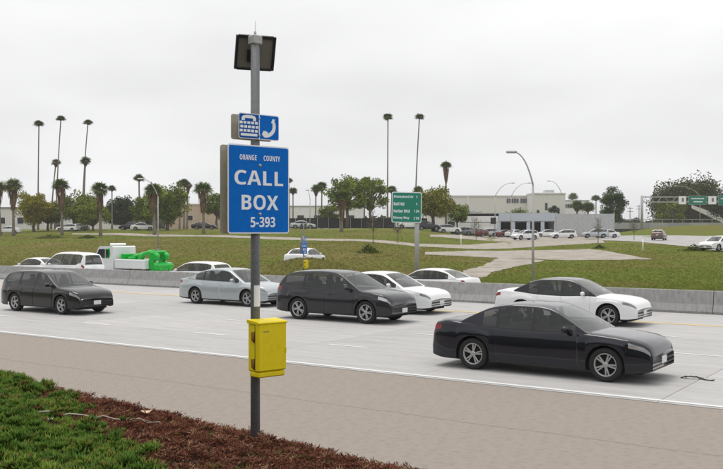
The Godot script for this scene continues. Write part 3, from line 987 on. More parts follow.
func loft(v: Dictionary) -> Dictionary:
	var half: float = v.long / 2
	var xs: Array = []
	var x := -half
	while x < half - 0.001:
		xs.append(x)
		var near := minf(absf(absf(x - v.front) - 0.2), absf(absf(x - v.rear) - 0.2))
		x += 0.03 if (near < 0.24 or x < -half + 0.12 or x > half - 0.16) else 0.09
	xs.append(half)
	for s in v.seams: xs.append_array([s - 0.012, s, s + 0.012])
	var arch: float = v.wheel + 0.055
	for a in [v.front, v.rear]: xs.append_array([a - arch + 0.002, a - arch - 0.002, a + arch - 0.002, a + arch + 0.002])
	xs.sort()
	var c0: float = v.cabin[0][0]
	var c1: float = v.cabin[-1][0]
	var sides := [0.0, 0.06, 0.16, 0.34, 0.50, 0.62, 0.72, 0.84, 0.94, 1.0]
	var rows: Array = []
	for sx in xs:
		var top := curve_at(v.top, sx)
		var bottom: float = v.clear
		var endf := clampf((absf(sx) - (half - 0.4)) / 0.4, 0.0, 1.0)
		bottom += 0.06 * endf * endf
		for a in [v.front, v.rear]:
			var q: float = arch * arch - (sx - a) * (sx - a)
			if q > 0: bottom = maxf(bottom, v.wheel + sqrt(q))
		bottom = minf(bottom, top - 0.1)
		var w := body_half_width(v, sx)
		for s in v.seams:
			if absf(sx - s) < 0.001: w -= 0.022
		var shoulder := top - 0.055
		var ring: Array = []
		for t in sides:
			var y := lerpf(bottom, shoulder, t)
			var yy: float = (y - 0.56) / 0.5
			var bulge: float = 1.0 - 0.055 * yy * yy - (0.03 * smoothstep(0.55, 1.0, t)) + (0.012 * exp(-pow((y - 0.74) / 0.05, 2)))
			ring.append(Vector3(sx, y, w * bulge))
		var wz: float = ring[-1].z
		ring.append(Vector3(sx, top - 0.022, wz - 0.018))
		ring.append(Vector3(sx, top - 0.004, wz - 0.05))
		for k in [0.72, 0.36, 0.0]:
			ring.append(Vector3(sx, top + 0.03 * (1.0 - k * k), (wz - 0.05) * k))
		rows.append(ring)
	var out := {}
	var n: int = rows[0].size()
	for sgn in [1.0, -1.0]:
		for i in xs.size() - 1:
			var mx: float = (xs[i] + xs[i + 1]) / 2
			for j in n - 1:
				var part := "body"
				if j >= 10 and mx > c0 + 0.06 and mx < c1 - 0.06: part = "interior"
				elif mx > half - 0.42 and mx < half - 0.03 and j in [7, 8]: part = "headlight" + ("R" if sgn > 0 else "L")
				elif mx < -half + 0.22 and j in [7, 8]: part = "taillight" + ("R" if sgn > 0 else "L")
				elif j == 0: part = "sill"
				add_cell(out, part, rows[i][j], rows[i][j + 1], rows[i + 1][j + 1], rows[i + 1][j], sgn)
	for e in [[0, true], [xs.size() - 1, false]]:   # nose and tail close the loft
		var ring: Array = rows[e[0]]
		for j in n - 1:
			var a: Vector3 = ring[j]
			var b: Vector3 = ring[j + 1]
			var part := "body"
			if j <= 1: part = "sill"
			elif not e[1] and j in [3, 6, 7]: part = "grille"
			add_cell(out, part, a, Vector3(a.x, a.y, -a.z), Vector3(b.x, b.y, -b.z), b, 1.0)
	# cabin
	xs = []
	x = c0
	while x < c1 - 0.001:
		xs.append(x)
		x += 0.06
	xs.append(c1)
	for p in v.panes: xs.append_array([p[0], p[1]])
	xs.append_array([v.screen[0], v.screen[1], v.back[0], v.back[1]])
	xs.sort()
	var base_half: float = v.wide / 2 * 0.925
	rows = []
	var frac := [0.0, 0.09, 0.45, 0.88, 0.97]
	for sx in xs:
		var foot := curve_at(v.top, sx) - 0.03
		var roof := maxf(curve_at(v.cabin, sx), foot + 0.03)
		var h := roof - foot
		var narrow := clampf((-sx - 1.2) / 1.2, 0.0, 1.0) * 0.07
		var ring: Array = []
		for t in frac:
			var hh: float = h * t
			ring.append(Vector3(sx, foot + hh, base_half - narrow - 0.30 * hh - 0.14 * hh * hh))
		var wz: float = ring[-1].z
		var bow := 0.10 * smoothstep(v.screen[0] - 0.1, v.screen[1], sx)
		ring.append(Vector3(sx, roof - 0.012 * minf(1, h * 3), wz - 0.03))
		for k in [0.88, 0.45, 0.0]:
			ring.append(Vector3(sx + bow * (1 - k * k), roof + 0.028 * (1 - k * k) * minf(1, h * 2.0), (wz - 0.03) * k))
		rows.append(ring)
	n = rows[0].size()
	for sgn in [1.0, -1.0]:
		for i in xs.size() - 1:
			var mx: float = (xs[i] + xs[i + 1]) / 2
			for j in n - 1:
				var part := "roof"
				if j in [1, 2]:
					part = "pillar0"
					for p in v.panes.size():
						if mx > v.panes[p][1]: part = "pillar%d" % (p + 1)
					part += "R" if sgn > 0 else "L"
					for p in v.panes.size():
						if mx > v.panes[p][0] and mx < v.panes[p][1]: part = "side_window%d%s" % [p, "R" if sgn > 0 else "L"]
				elif j >= 6:
					if mx > v.screen[0] and mx < v.screen[1]: part = "windshield"
					elif mx > v.back[0] and mx < v.back[1]: part = "rear_window"
				add_cell(out, part, rows[i][j], rows[i][j + 1], rows[i + 1][j + 1], rows[i + 1][j], sgn)
	var meshes := {}
	for k in out:
		var st: SurfaceTool = out[k]
		st.index()
		meshes[k] = done(st)
	return meshes

func add_cell(out: Dictionary, part: String, a: Vector3, b: Vector3, c: Vector3, d: Vector3, sgn: float):
	if not out.has(part): out[part] = smooth_st()
	var f := Vector3(1, 1, sgn)
	if sgn > 0: quad(out[part], a, b, c, d)
	else: quad(out[part], a * f, d * f, c * f, b * f)

var wheel_meshes := {}
func wheel_mesh(r: float) -> Array:
	if wheel_meshes.has(r): return wheel_meshes[r]
	var tyre := smooth_st()
	var prof := [[0.68, 0.085], [0.72, 0.104], [0.85, 0.112], [0.95, 0.105], [0.99, 0.085], [1.0, 0.0], [0.99, -0.085], [0.95, -0.105], [0.72, -0.104], [0.68, -0.08]]
	var seg := 36
	for i in seg:
		var a0 := TAU * i / seg
		var a1 := TAU * (i + 1) / seg
		for k in prof.size() - 1:
			var p := func(a: float, q: Array): return Vector3(cos(a) * q[0] * r, sin(a) * q[0] * r, q[1])
			quad(tyre, p.call(a0, prof[k]), p.call(a0, prof[k + 1]), p.call(a1, prof[k + 1]), p.call(a1, prof[k]))
	var rim := flat_st()
	var lip := smooth_st()
	var lp := [[0.60, 0.05], [0.63, 0.088], [0.69, 0.095], [0.70, 0.07]]
	for i in seg:
		var a0 := TAU * i / seg
		var a1 := TAU * (i + 1) / seg
		for k in lp.size() - 1:
			var p := func(a: float, q: Array): return Vector3(cos(a) * q[0] * r, sin(a) * q[0] * r, q[1])
			quad(lip, p.call(a0, lp[k]), p.call(a0, lp[k + 1]), p.call(a1, lp[k + 1]), p.call(a1, lp[k]))
	for i in 5:
		for s in [-0.17, 0.17]:
			var a: float = TAU * i / 5 + s * 0.9
			var dir := Vector3(cos(a), sin(a), 0)
			box(rim, dir * r * 0.38 + Vector3(0, 0, 0.072), Vector3(r * 0.56, r * 0.10, 0.022), Basis(Vector3.BACK, a), 0.006)
	var hub := smooth_st()
	tube(hub, [Vector3(0, 0, 0.05), Vector3(0, 0, 0.082), Vector3(0, 0, 0.09)], [r * 0.19, r * 0.17, r * 0.10], 16)
	lip.index(); hub.index(); tyre.index(); rim.index()
	var mesh := done(rim)
	done(lip)
	var joined := SurfaceTool.new()
	joined.begin(Mesh.PRIMITIVE_TRIANGLES)
	joined.append_from(mesh, 0, Transform3D.IDENTITY)
	joined.append_from(lip.commit(), 0, Transform3D.IDENTITY)
	joined.append_from(done(hub), 0, Transform3D.IDENTITY)
	var disc := tube_mesh([Vector3(0, 0, -0.06), Vector3(0, 0, 0.035)], [r * 0.68, r * 0.68], 24)
	wheel_meshes[r] = [done(tyre), joined.commit(), disc]
	return wheel_meshes[r]

func add_wheels(root: Node3D, v: Dictionary, spots: Array):
	var wm := wheel_mesh(v.wheel)
	for p in spots:
		var turn := 0.0 if p[1] > 0 else PI
		var o := put("wheel", wm[2], M.under, root, Transform3D(Basis(Vector3.UP, turn) * Basis(Vector3.BACK, rng.randf() * TAU), Vector3(p[0], v.wheel, p[1])))
		put("tyre", wm[0], M.tyre, o)
		put("rim", wm[1], M.rim, o)

func vehicle(called: String, label: String, v: Dictionary, key: String, m: Material, at: Vector3, turn: float, group: String, category := "car", roof_m: Material = null) -> Node3D:
	var root := thing(called, label, category, at, turn, group)
	if not shells.has(key): shells[key] = loft(v)
	var sh: Dictionary = shells[key]
	var half: float = v.long / 2
	var body := put("body", sh["body"], m, root)
	put("roof", sh["roof"], roof_m if roof_m else m, root)
	put("sill", sh["sill"], M.trim, body)
	put("interior", sh["interior"], M.cabin, root)
	put("windshield", sh["windshield"], M.glass, root)
	put("rear_window", sh["rear_window"], M.glass, root)
	if sh.has("grille"): put("grille", sh["grille"], M.trim, body)
	for k in sh:
		if k.begins_with("side_window"): put("side_window", sh[k], M.glass, root)
		elif k.begins_with("pillar"):
			var outer: bool = k.begins_with("pillar0") or k.begins_with("pillar3")
			put("pillar", sh[k], (roof_m if roof_m else m) if outer else M.trim, root)
		elif k.begins_with("headlight"): put("headlight", sh[k], M.lamp, root)
		elif k.begins_with("taillight"): put("taillight", sh[k], M.tail, root)
	var track: float = v.wide / 2 - 0.125
	add_wheels(root, v, [[v.front, track], [v.front, -track], [v.rear, track], [v.rear, -track]])
	put("underbody", box_mesh(Vector3(v.long - 0.5, 0.42, v.wide - 0.55), Vector3(0, v.clear + 0.17, 0)), M.under, body)
	var belt := curve_at(v.top, 0.0)
	var st := flat_st()
	for x in [-0.75, 0.12]:
		for s in [-0.30, 0.30]:
			box(st, Vector3(x - 0.12, belt + 0.06, s * 1.15), Vector3(0.13, 0.42, 0.42), Basis(Vector3.BACK, 0.2), 0.05)
			box(st, Vector3(x - 0.18, belt + 0.33, s * 1.15), Vector3(0.09, 0.15, 0.24), Basis(Vector3.BACK, 0.2), 0.04)
	box(st, Vector3(0.72, belt - 0.01, 0), Vector3(0.40, 0.12, v.wide - 0.5), Basis.IDENTITY, 0.04)
	put("seats", done(st), M.seat, root)
	for s in [1.0, -1.0]:
		var w := body_half_width(v, 0.6) * 0.95
		st = smooth_st()
		tube(st, [Vector3(0.74, belt + 0.03, s * (w - 0.06)), Vector3(0.73, belt + 0.06, s * (w + 0.04))], [0.022, 0.022], 6)
		box(st, Vector3(0.72, belt + 0.085, s * (w + 0.10)), Vector3(0.11, 0.13, 0.19), Basis.IDENTITY, 0.04)
		put("mirror", done(st), m, root)
		for x in [v.seams[1] + 0.13, v.seams[0] + 0.13]:
			put("door_handle", box_mesh(Vector3(0.17, 0.022, 0.03), Vector3(x, belt - 0.125, s * (v.wide / 2 * 0.975)), 0.008), m, root)
	put("number_plate", box_mesh(Vector3(0.012, 0.14, 0.31), Vector3(half + 0.008, 0.42, 0), 0.003), M.plate, root)
	put("number_plate", box_mesh(Vector3(0.012, 0.14, 0.31), Vector3(-half - 0.008, 0.66 if v.deck else 0.8, 0), 0.003), M.plate, root)
	return root

func lane_spot(u: float, d: float, y := 0.0) -> Vector3:
	return Vector3(u, y, -d)

func make_traffic():
	var g := "cars driving on the near lanes"
	vehicle("sedan", "black sedan in the nearest lane, right of the call box", OLD_SEDAN, "old_sedan", M.black_paint, lane_spot(-7.45, 17.85), 0.0, g)
	vehicle("station_wagon", "charcoal hatchback wagon at the left edge of the near lanes", WAGON, "wagon", M.charcoal_paint, lane_spot(-27.9, 20.9), 0.0, g)
	vehicle("crossover", "dark grey crossover just right of the call box post", CROSSOVER, "crossover", M.slate_paint, lane_spot(-17.35, 24.35), 0.0, g)
	vehicle("sedan", "silver blue sedan just left of the call box post", SEDAN, "sedan", M.silver_paint, lane_spot(-24.8, 27.1), 0.0, g)
	vehicle("sedan", "white sedan half hidden behind the dark grey crossover", SEDAN, "sedan", M.white_paint, lane_spot(-18.05, 27.9), 0.0, g)
	vehicle("sedan", "white car with black roof behind the black sedan", OLD_SEDAN, "old_sedan", M.white_paint, lane_spot(-10.9, 27.95), 0.0, g, "car", M.black_paint)
	var h := "vehicles on the far side of the barrier"
	vehicle("sedan", "white car behind the barrier at the far left, ahead of the van", SEDAN, "sedan", M.white_paint, lane_spot(-53.6, 38.6, -0.3), PI, h)
	vehicle("minivan", "white minivan behind the barrier just ahead of the tow truck", MINIVAN, "minivan", M.white_paint, lane_spot(-48.6, 37.4, -0.3), PI, h, "van")
	vehicle("crossover", "white crossover behind the barrier above the silver blue sedan", WAGON, "wagon", M.white_paint, lane_spot(-37.4, 37.6, -0.3), PI, h)
	vehicle("sedan", "white sedan behind the barrier beside the green sign's post", SEDAN, "sedan", M.white_paint, lane_spot(-22.0, 38.0, -0.3), PI, h)
	make_tow_truck(lane_spot(-47.5, 41.2, -0.3), PI, h)
	var o := MeshInstance3D.new()   # scrap of tyre on the lane line
	var st := flat_st()
	for k in 7:
		var x := -0.28 + k * 0.09
		box(st, Vector3(x, 0.02 + 0.02 * sin(k * 0.9), 0.03 * sin(k * 1.4)), Vector3(0.11, 0.015, 0.09 - 0.006 * k), Basis(Vector3.BACK, 0.35 * cos(k * 0.9)), 0.004)
	o.mesh = done(st)
	o.material_override = M.tyre
	o.name = "tyre_scrap"
	add_child(o)
	o.position = Vector3(-4.55, 0.006, -18.35)
	tag(o, "small dark tyre scrap on the concrete ahead of the black sedan", "debris")

func make_tow_truck(at: Vector3, turn: float, group: String):
	# front at +x
	var t := thing("tow_truck", "white tow truck with green boom and green wheel lift", "tow truck", at, turn, group)
	var v := {"wheel": 0.41}
	var st := flat_st()
	var cab := PackedVector2Array([Vector2(3.15, 0.55), Vector2(3.2, 0.9), Vector2(3.12, 1.22), Vector2(2.2, 1.38), Vector2(1.72, 2.14), Vector2(1.55, 2.24), Vector2(0.35, 2.26), Vector2(0.25, 2.18), Vector2(0.22, 0.55)])
	plate(st, cab, -0.98, 0.98)
	put("cab", done(st), M.white_paint, t)
	for s in [1.0, -1.0]:
		put("side_window", plate_mesh(PackedVector2Array([Vector2(2.02, 1.46), Vector2(1.66, 2.04), Vector2(1.05, 2.06), Vector2(1.05, 1.44)]), 0.982 * s - 0.004, 0.982 * s + 0.004), M.window, t)
		put("side_window", plate_mesh(PackedVector2Array([Vector2(0.97, 1.5), Vector2(0.97, 2.0), Vector2(0.66, 2.0), Vector2(0.66, 1.5)]), 0.982 * s - 0.004, 0.982 * s + 0.004), M.window, t)
		put("green_panel", plate_mesh(PackedVector2Array([Vector2(1.0, 2.06), Vector2(1.0, 1.42), Vector2(0.6, 1.44), Vector2(0.5, 1.7), Vector2(0.56, 2.1)]), 0.981 * s - 0.003, 0.981 * s + 0.003), M.green_paint, t)
		put("headlight", box_mesh(Vector3(0.1, 0.2, 0.28), Vector3(3.14, 0.95, 0.7 * s), 0.03), M.lamp, t)
		st = flat_st()
		box(st, Vector3(1.95, 1.6, s * 1.12), Vector3(0.12, 0.34, 0.2), Basis.IDENTITY, 0.03)
		put("mirror", done(st), M.trim, t)
		put("running_board", box_mesh(Vector3(1.2, 0.09, 0.2), Vector3(1.3, 0.48, 0.88 * s), 0.02), M.trim, t)
	put("windshield", plate_mesh(PackedVector2Array([Vector2(-0.82, 0), Vector2(0.82, 0), Vector2(0.74, 0.74), Vector2(-0.74, 0.74)]), 0.0, 0.006), M.window, t, Transform3D(Basis(Vector3.UP, PI / 2) * Basis(Vector3.RIGHT, -0.56), Vector3(2.14, 1.47, 0)))
	put("light_bar", box_mesh(Vector3(0.28, 0.16, 1.2), Vector3(0.9, 2.36, 0), 0.04), M.sign_white, t)
	put("beacon", box_mesh(Vector3(0.24, 0.14, 0.3), Vector3(0.9, 2.36, 0.5), 0.05), M.tail, t)
	put("front_bumper", box_mesh(Vector3(0.2, 0.26, 1.94), Vector3(3.22, 0.58, 0), 0.05), M.steel, t)
	put("chassis", box_mesh(Vector3(6.0, 0.22, 0.9), Vector3(0.1, 0.55, 0)), M.under, t)
	st = flat_st()
	box(st, Vector3(-1.35, 1.08, 0.78), Vector3(2.9, 0.62, 0.42), Basis.IDENTITY, 0.04)
	box(st, Vector3(-1.35, 1.08, -0.78), Vector3(2.9, 0.62, 0.42), Basis.IDENTITY, 0.04)
	box(st, Vector3(-1.35, 0.9, 0), Vector3(2.86, 0.2, 1.2), Basis.IDENTITY, 0.02)
	put("service_body", done(st), M.white_paint, t)
	st = smooth_st()
	tube(st, [Vector3(0.0, 1.35, 0), Vector3(-1.2, 1.62, 0), Vector3(-2.6, 1.95, 0)], [0.17, 0.15, 0.12], 8)
	tube(st, [Vector3(-1.0, 1.0, 0.3), Vector3(-1.7, 1.75, 0.12)], [0.08, 0.08], 8)
	tube(st, [Vector3(-1.0, 1.0, -0.3), Vector3(-1.7, 1.75, -0.12)], [0.08, 0.08], 8)
	put("boom", done(st), M.green_paint, t)
	st = flat_st()
	box(st, Vector3(-0.25, 1.5, 0), Vector3(0.3, 0.5, 1.3), Basis.IDENTITY, 0.05)
	box(st, Vector3(-0.8, 1.42, 0), Vector3(0.5, 0.25, 0.9), Basis.IDENTITY, 0.05)
	put("winch_deck", done(st), M.green_paint, t)
	st = flat_st()
	for s in [0.42, -0.42]:
		box(st, Vector3(-2.95, 1.3, s), Vector3(0.5, 1.25, 0.3), Basis(Vector3.BACK, 0.1), 0.08)
		box(st, Vector3(-3.35, 0.75, s), Vector3(0.9, 0.28, 0.3), Basis(Vector3.BACK, -0.15), 0.08)
		box(st, Vector3(-3.25, 1.62, s), Vector3(0.62, 0.5, 0.34), Basis(Vector3.BACK, 0.5), 0.1)
	box(st, Vector3(-3.5, 0.95, 0), Vector3(0.45, 0.5, 1.5), Basis(Vector3.BACK, 0.3), 0.1)
	box(st, Vector3(-3.05, 1.85, 0), Vector3(0.5, 0.22, 1.1), Basis(Vector3.BACK, -0.2), 0.08)
	put("wheel_lift", done(st), M.green_paint, t)
	add_wheels(t, v, [[2.45, 0.84], [2.45, -0.84], [-1.15, 0.84], [-1.15, -0.84], [-2.05, 0.84], [-2.05, -0.84]])

# ---------------------------------------------------------------- trees
func leaf_quad(st: SurfaceTool, p: Vector3, size: float, c: Color):
	var a := Vector3(rng.randf_range(-1, 1), rng.randf_range(-1, 1), rng.randf_range(-1, 1)).normalized()
	var b := a.cross(Vector3(rng.randf_range(-1, 1), rng.randf_range(-1, 1), rng.randf_range(-1, 1))).normalized()
	st.set_color(c)
	quad(st, p - a * size, p + b * size * 0.55, p + a * size, p - b * size * 0.55)

func tree(called: String, label: String, px: float, depth: float, high: float, spread: float, dark: Color, light: Color, group: String, gaps := 0.3, low := 0.25, leafy := 2600):
	# crown of many leaf sprays hung on limbs; spread is the crown's half width
	var at := spot(px, depth)
	var t := thing(called, label, "tree", at, 0.0, group)
	var bark := smooth_st()
	var crown := flat_st()
	var rad := spread * 0.055 + 0.05
	var fork := high * (low + 0.1)
	tube(bark, [Vector3(0, -0.3, 0), Vector3(0.03 * high * rng.randf_range(-1, 1), fork * 0.5, 0), Vector3(0, fork, 0), Vector3(0, high * 0.6, 0)], [rad * 1.25, rad, rad * 0.85, rad * 0.3], 8)
	var clumps := 22 + int(spread * 7.0)
	var per := maxi(20, int(leafy * 2.4) / clumps)
	var mid := Vector3(0, high * (low + 1.0) / 2.0, 0)
	var half := Vector3(spread, high * (1.0 - low) / 2.0, spread)
	for i in clumps:
		var dir := Vector3(rng.randf_range(-1, 1), rng.randf_range(-0.85, 1), rng.randf_range(-1, 1)).normalized()
		var reach := rng.randf_range(0.45, 0.86)
		var c := mid + dir * half * reach
		var size := spread * rng.randf_range(0.24, 0.42) * (1.0 - gaps * 0.35)
		var knee := Vector3(c.x * 0.35, lerpf(fork, c.y, 0.5), c.z * 0.35)
		tube(bark, [Vector3(0, fork * rng.randf_range(0.85, 1.1), 0), knee, c], [rad * 0.5, rad * 0.3, rad * 0.08], 5, false)
		var tone := rng.randf()
		for k in per:
			var off := (Vector3(rng.randfn(), rng.randfn() * 0.75, rng.randfn())).limit_length(1.7) * size * 0.52
			var col := dark.lerp(light, clampf(tone * 0.5 + rng.randf() * 0.6, 0, 1)) * rng.randf_range(0.8, 1.2)
			leaf_quad(crown, c + off, rng.randf_range(0.13, 0.26) * (0.6 + spread * 0.10), col)
	bark.index()
	put("trunk", done(bark), M.bark, t)
	put("crown", done(crown), M.leaf, t)

var fronds: Array = []
func frond_mesh(seed_: int, droop: float, count: int) -> ArrayMesh:
	# fan palm crown of unit radius
	var st := flat_st()
	for i in count:
		var a := TAU * i * 0.381966 + rng.randf_range(-0.2, 0.2)
		var up := lerpf(1.3, droop, pow((i + 0.5) / count, 0.75)) + rng.randf_range(-0.15, 0.15)
		var out := Vector3(cos(a) * cos(up), sin(up), sin(a) * cos(up))
		var side := Vector3(-sin(a), 0, cos(a)).rotated(out, rng.randf_range(-0.6, 0.6))
		var top := side.cross(out)
		var hand := out * 0.24
		var tone := Color(0.07, 0.11, 0.025).lerp(Color(0.16, 0.21, 0.055), rng.randf())
		if i > count * 0.85: tone = Color(0.16, 0.125, 0.06)
		st.set_color(tone)
		tri(st, side * 0.02, hand, -side * 0.02)
		for k in 9:
			var f := lerpf(-1.15, 1.15, k / 8.0) + rng.randf_range(-0.05, 0.05)
			var dir := (out * cos(f) + side * sin(f)).normalized()
			var l := rng.randf_range(0.55, 0.82) * (1.0 - 0.2 * absf(f))
			var w := (out * -sin(f) + side * cos(f)).normalized() * 0.04
			var bend := Vector3(0, -0.16 - 0.08 * rng.randf(), 0) * l + top * 0.05
			st.set_color(tone * rng.randf_range(0.8, 1.25))
			var m := hand + dir * l * 0.6
			tri(st, hand, m - w, m + w)
			tri(st, m - w, hand + dir * l + bend, m + w)
	return done(st)

func skirt_mesh() -> ArrayMesh:
	# dead fronds hanging against the trunk: unit radius, unit length downwards
	var st := flat_st()
	for i in 260:
		var a := rng.randf() * TAU
		var y := -pow(rng.randf(), 0.8) * 0.75
		var r := lerpf(0.62, 0.2, -y / 0.75) * rng.randf_range(0.75, 1.25)
		var p := Vector3(cos(a) * r, y, sin(a) * r)
		var side := Vector3(-sin(a), 0, cos(a)) * rng.randf_range(0.04, 0.10)
		var tip := Vector3(cos(a) * r * 1.12, y - rng.randf_range(0.16, 0.3), sin(a) * r * 1.12) + side * rng.randf_range(-1, 1)
		st.set_color(Color(0.12, 0.075, 0.045).lerp(Color(0.27, 0.19, 0.13), rng.randf()))
		tri(st, Vector3(cos(a) * r * 0.4, y + 0.12, sin(a) * r * 0.4), p - side, p + side)
		tri(st, p - side, tip, p + side)
	return done(st)

var skirt: ArrayMesh
func palm(called: String, label: String, px_top: float, py_top: float, px_base: float, depth: float, radius: float, hang: float, group: String, thick := 0.2):
	# py_top is the middle of the crown
	if fronds.is_empty():
		for i in 3: fronds.append(frond_mesh(i, [-0.55, -0.3, -0.75][i], [40, 32, 46][i]))
		skirt = skirt_mesh()
	var at := spot(px_base, depth)
	var head := spot(px_top, depth)
	head.y = EYE + (232.0 - py_top) / FOCAL * depth
	var rise := head - at
	var t := thing(called, label, "palm tree", at, 0.0, group)
	var pts: Array = []
	var rad: Array = []
	for i in 9:
		var f := i / 8.0
		pts.append(Vector3(rise.x * pow(f, 1.6), rise.y * f - (0.4 if i == 0 else 0.0), rise.z * pow(f, 1.6)))
		rad.append(thick * lerpf(1.35, 0.8, minf(1.0, f * 1.6)) * (1.25 if i == 0 else 1.0))
	put("trunk", tube_mesh(pts, rad, 8), M.palm_bark, t)
	var b := Basis(Vector3.UP, rng.randf() * TAU) * Basis(Vector3.RIGHT, rng.randf_range(-0.12, 0.12))
	put("crown", fronds[rng.randi() % 3], M.leaf, t, Transform3D(b.scaled(Vector3(radius, radius * (0.78 if group.begins_with("tall") and hang < 1.0 else 0.9), radius)), rise))
	if hang > 0.0:
		put("dead_frond_skirt", skirt, M.leaf, t, Transform3D(Basis(Vector3.UP, rng.randf() * TAU).scaled(Vector3(radius * 0.62, hang * 0.85, radius * 0.62)), rise + Vector3(0, radius * 0.05, 0)))

func make_trees():
	var g := "tall thin palms against the sky"
	palm("fan_palm", "tallest leftmost thin palm, its trunk quite straight", 39, 124, 38, 205, 1.55, 0.7, g, 0.16)
	palm("fan_palm", "thin tall palm leaning slightly, second from the left edge", 61, 119, 56, 210, 1.5, 0.6, g, 0.16)
	palm("fan_palm", "tall thin palm at left that leans right at its top", 88, 123, 82, 215, 1.6, 0.6, g, 0.16)
	palm("fan_palm", "shorter palm in front of the tall right leaning palm", 85.5, 161, 83.5, 200, 1.65, 1.6, g, 0.2)
	palm("fan_palm", "shorter palm leaning right under the second tall palm", 56, 163, 51, 215, 1.6, 1.4, g, 0.19)
	palm("fan_palm", "tall thin straight palm left of the green road sign's top", 388, 117, 387.5, 190, 1.5, 0.7, g, 0.16)
	palm("fan_palm", "tall thin palm that rises behind the green road sign", 419.5, 117, 415, 195, 1.45, 0.6, g, 0.16)
	palm("fan_palm", "lone palm with a long hanging brown beard right of the sign", 446, 166, 446, 175, 1.55, 4.2, g, 0.2)
	g = "palms with brown skirts on the far bank"
	palm("skirted_palm", "bushy palm cut by the left edge of the picture", -2, 188, 0, 160, 2.2, 5.0, g, 0.21)
	palm("skirted_palm", "bushy palm with a wide brown skirt at the far left", 13, 186, 13.5, 155, 2.2, 5.5, g, 0.21)
	palm("skirted_palm", "bushy palm with brown skirt below the tall leaning palm", 61, 186, 62, 158, 2.1, 6.0, g, 0.21)
	palm("skirted_palm", "bushy palm with brown skirt left of the dark round tree", 100, 189, 100.5, 145, 1.9, 5.0, g, 0.21)
	palm("skirted_palm", "bushy palm with brown skirt before the wide green tree", 153, 190, 154.5, 150, 2.0, 5.5, g, 0.21)
	palm("skirted_palm", "bushy palm with brown skirt just left of the blue sign", 203, 190, 203.5, 150, 2.2, 5.0, g, 0.21)
	palm("skirted_palm", "palm with brown skirt standing before the loose green tree", 342, 197, 341.5, 140, 1.9, 5.0, g, 0.21)
	g = "slim palms among the far trees"
	palm("slim_palm", "small slim palm right of the skirted palm, before the dark round tree", 112, 189, 112, 205, 1.4, 0.8, g, 0.17)
	palm("slim_palm", "slim palm rising right of the dark round tree", 139, 179, 139.5, 190, 1.7, 0.7, g, 0.2)
	palm("slim_palm", "left one of the close trio of slim palms", 180.5, 184, 179.5, 215, 1.5, 1.0, g, 0.18)
	palm("slim_palm", "middle one of the close trio of slim palms", 184.5, 183, 184, 205, 1.6, 1.4, g, 0.2)
	palm("slim_palm", "right one of the close trio of slim palms", 188, 186, 187, 210, 1.5, 2.5, g, 0.2)
	palm("slim_palm", "slim palm just right of the blue CALL BOX sign", 293, 191, 293, 205, 1.4, 1.2, g, 0.16)
	palm("slim_palm", "slim palm mostly hidden by the blue sign's right edge", 289, 181, 289.5, 220, 1.3, 0.7, g, 0.16)
	palm("slim_palm", "left slim palm of the pair left of the loose green tree", 316, 189, 315.5, 190, 1.6, 2.0, g, 0.18)
	palm("slim_palm", "right slim palm of the pair left of the loose green tree", 322, 186, 321.5, 195, 1.6, 2.0, g, 0.18)
	palm("slim_palm", "palm crown above the loose green tree", 366, 182, 364, 200, 1.9, 1.0, g, 0.18)
	palm("slim_palm", "slim palm whose crown touches the green sign's left corner", 392, 190, 391, 185, 1.5, 1.0, g, 0.17)
	palm("slim_palm", "palm behind the green sign's right corner", 418, 190, 418, 190, 1.5, 1.0, g, 0.17)
	palm("slim_palm", "tiny far palm left of the dense green tree", 596, 199, 596, 320, 2.4, 1.0, g, 0.2)
	palm("slim_palm", "tiny far palm above the lettered white building", 573, 197, 573, 330, 2.6, 1.0, g, 0.2)
	palm("slim_palm", "low broad palm behind the grey white fence wall", 577, 207, 577, 215, 2.6, 1.5, g, 0.25)
	palm("slim_palm", "second low broad palm behind the grey white fence wall", 588, 207.5, 588, 220, 2.4, 1.5, g, 0.25)
	g = "leafy trees on the far bank"
	var d1 := Color(0.06, 0.085, 0.014)
	var l1 := Color(0.24, 0.29, 0.045)
	var yd := Color(0.11, 0.11, 0.012)
	var yl := Color(0.33, 0.29, 0.03)
	var dd := Color(0.018, 0.03, 0.012)
	var dl := Color(0.06, 0.08, 0.028)
	tree("leafy_tree", "yellow green tree right of the leftmost skirted palm", 34, 185, 8.6, 4.2, yd, yl, g, 0.3, 0.12, 3200)
	tree("leafy_tree", "small yellow green tree between two skirted palms", 48, 190, 7.0, 3.4, yd, yl, g, 0.3, 0.1, 2400)
	tree("leafy_tree", "wide green tree left of the dark round tree", 79, 188, 8.2, 5.2, d1, l1, g, 0.3, 0.1, 3800)
	tree("leafy_tree", "low yellow green tree below the tall right leaning palm", 93, 178, 6.0, 3.4, yd, l1, g, 0.3, 0.05, 2200)
	tree("leafy_tree", "dark dense round tree on the left bank", 122, 215, 8.0, 4.6, dd, dl, g, 0.0, 0.02, 4200)
	tree("leafy_tree", "wide green tree with dark lower side at centre left", 167, 172, 9.0, 4.6, d1, l1, g, 0.15, 0.1, 4200)
	tree("leafy_tree", "green tree overlapping the wide tree at its left", 148, 180, 7.0, 3.6, d1, l1, g, 0.3, 0.1, 2400)
	tree("leafy_tree", "small light green tree against the blue sign's left edge", 217, 180, 7.6, 3.1, d1, l1, g, 0.4, 0.25, 1700)
	tree("leafy_tree", "loose light green tree with open gaps at centre", 347, 170, 10.2, 4.6, d1, Color(0.26, 0.31, 0.06), g, 0.9, 0.3, 1900)
	tree("leafy_tree", "loose green tree just left of the green road sign", 370, 175, 10.2, 4.2, d1, l1, g, 0.7, 0.25, 2200)
	tree("leafy_tree", "small round tree low behind the pair of slim palms", 329, 190, 5.6, 2.4, d1, l1, g, 0.3, 0.15, 1200)
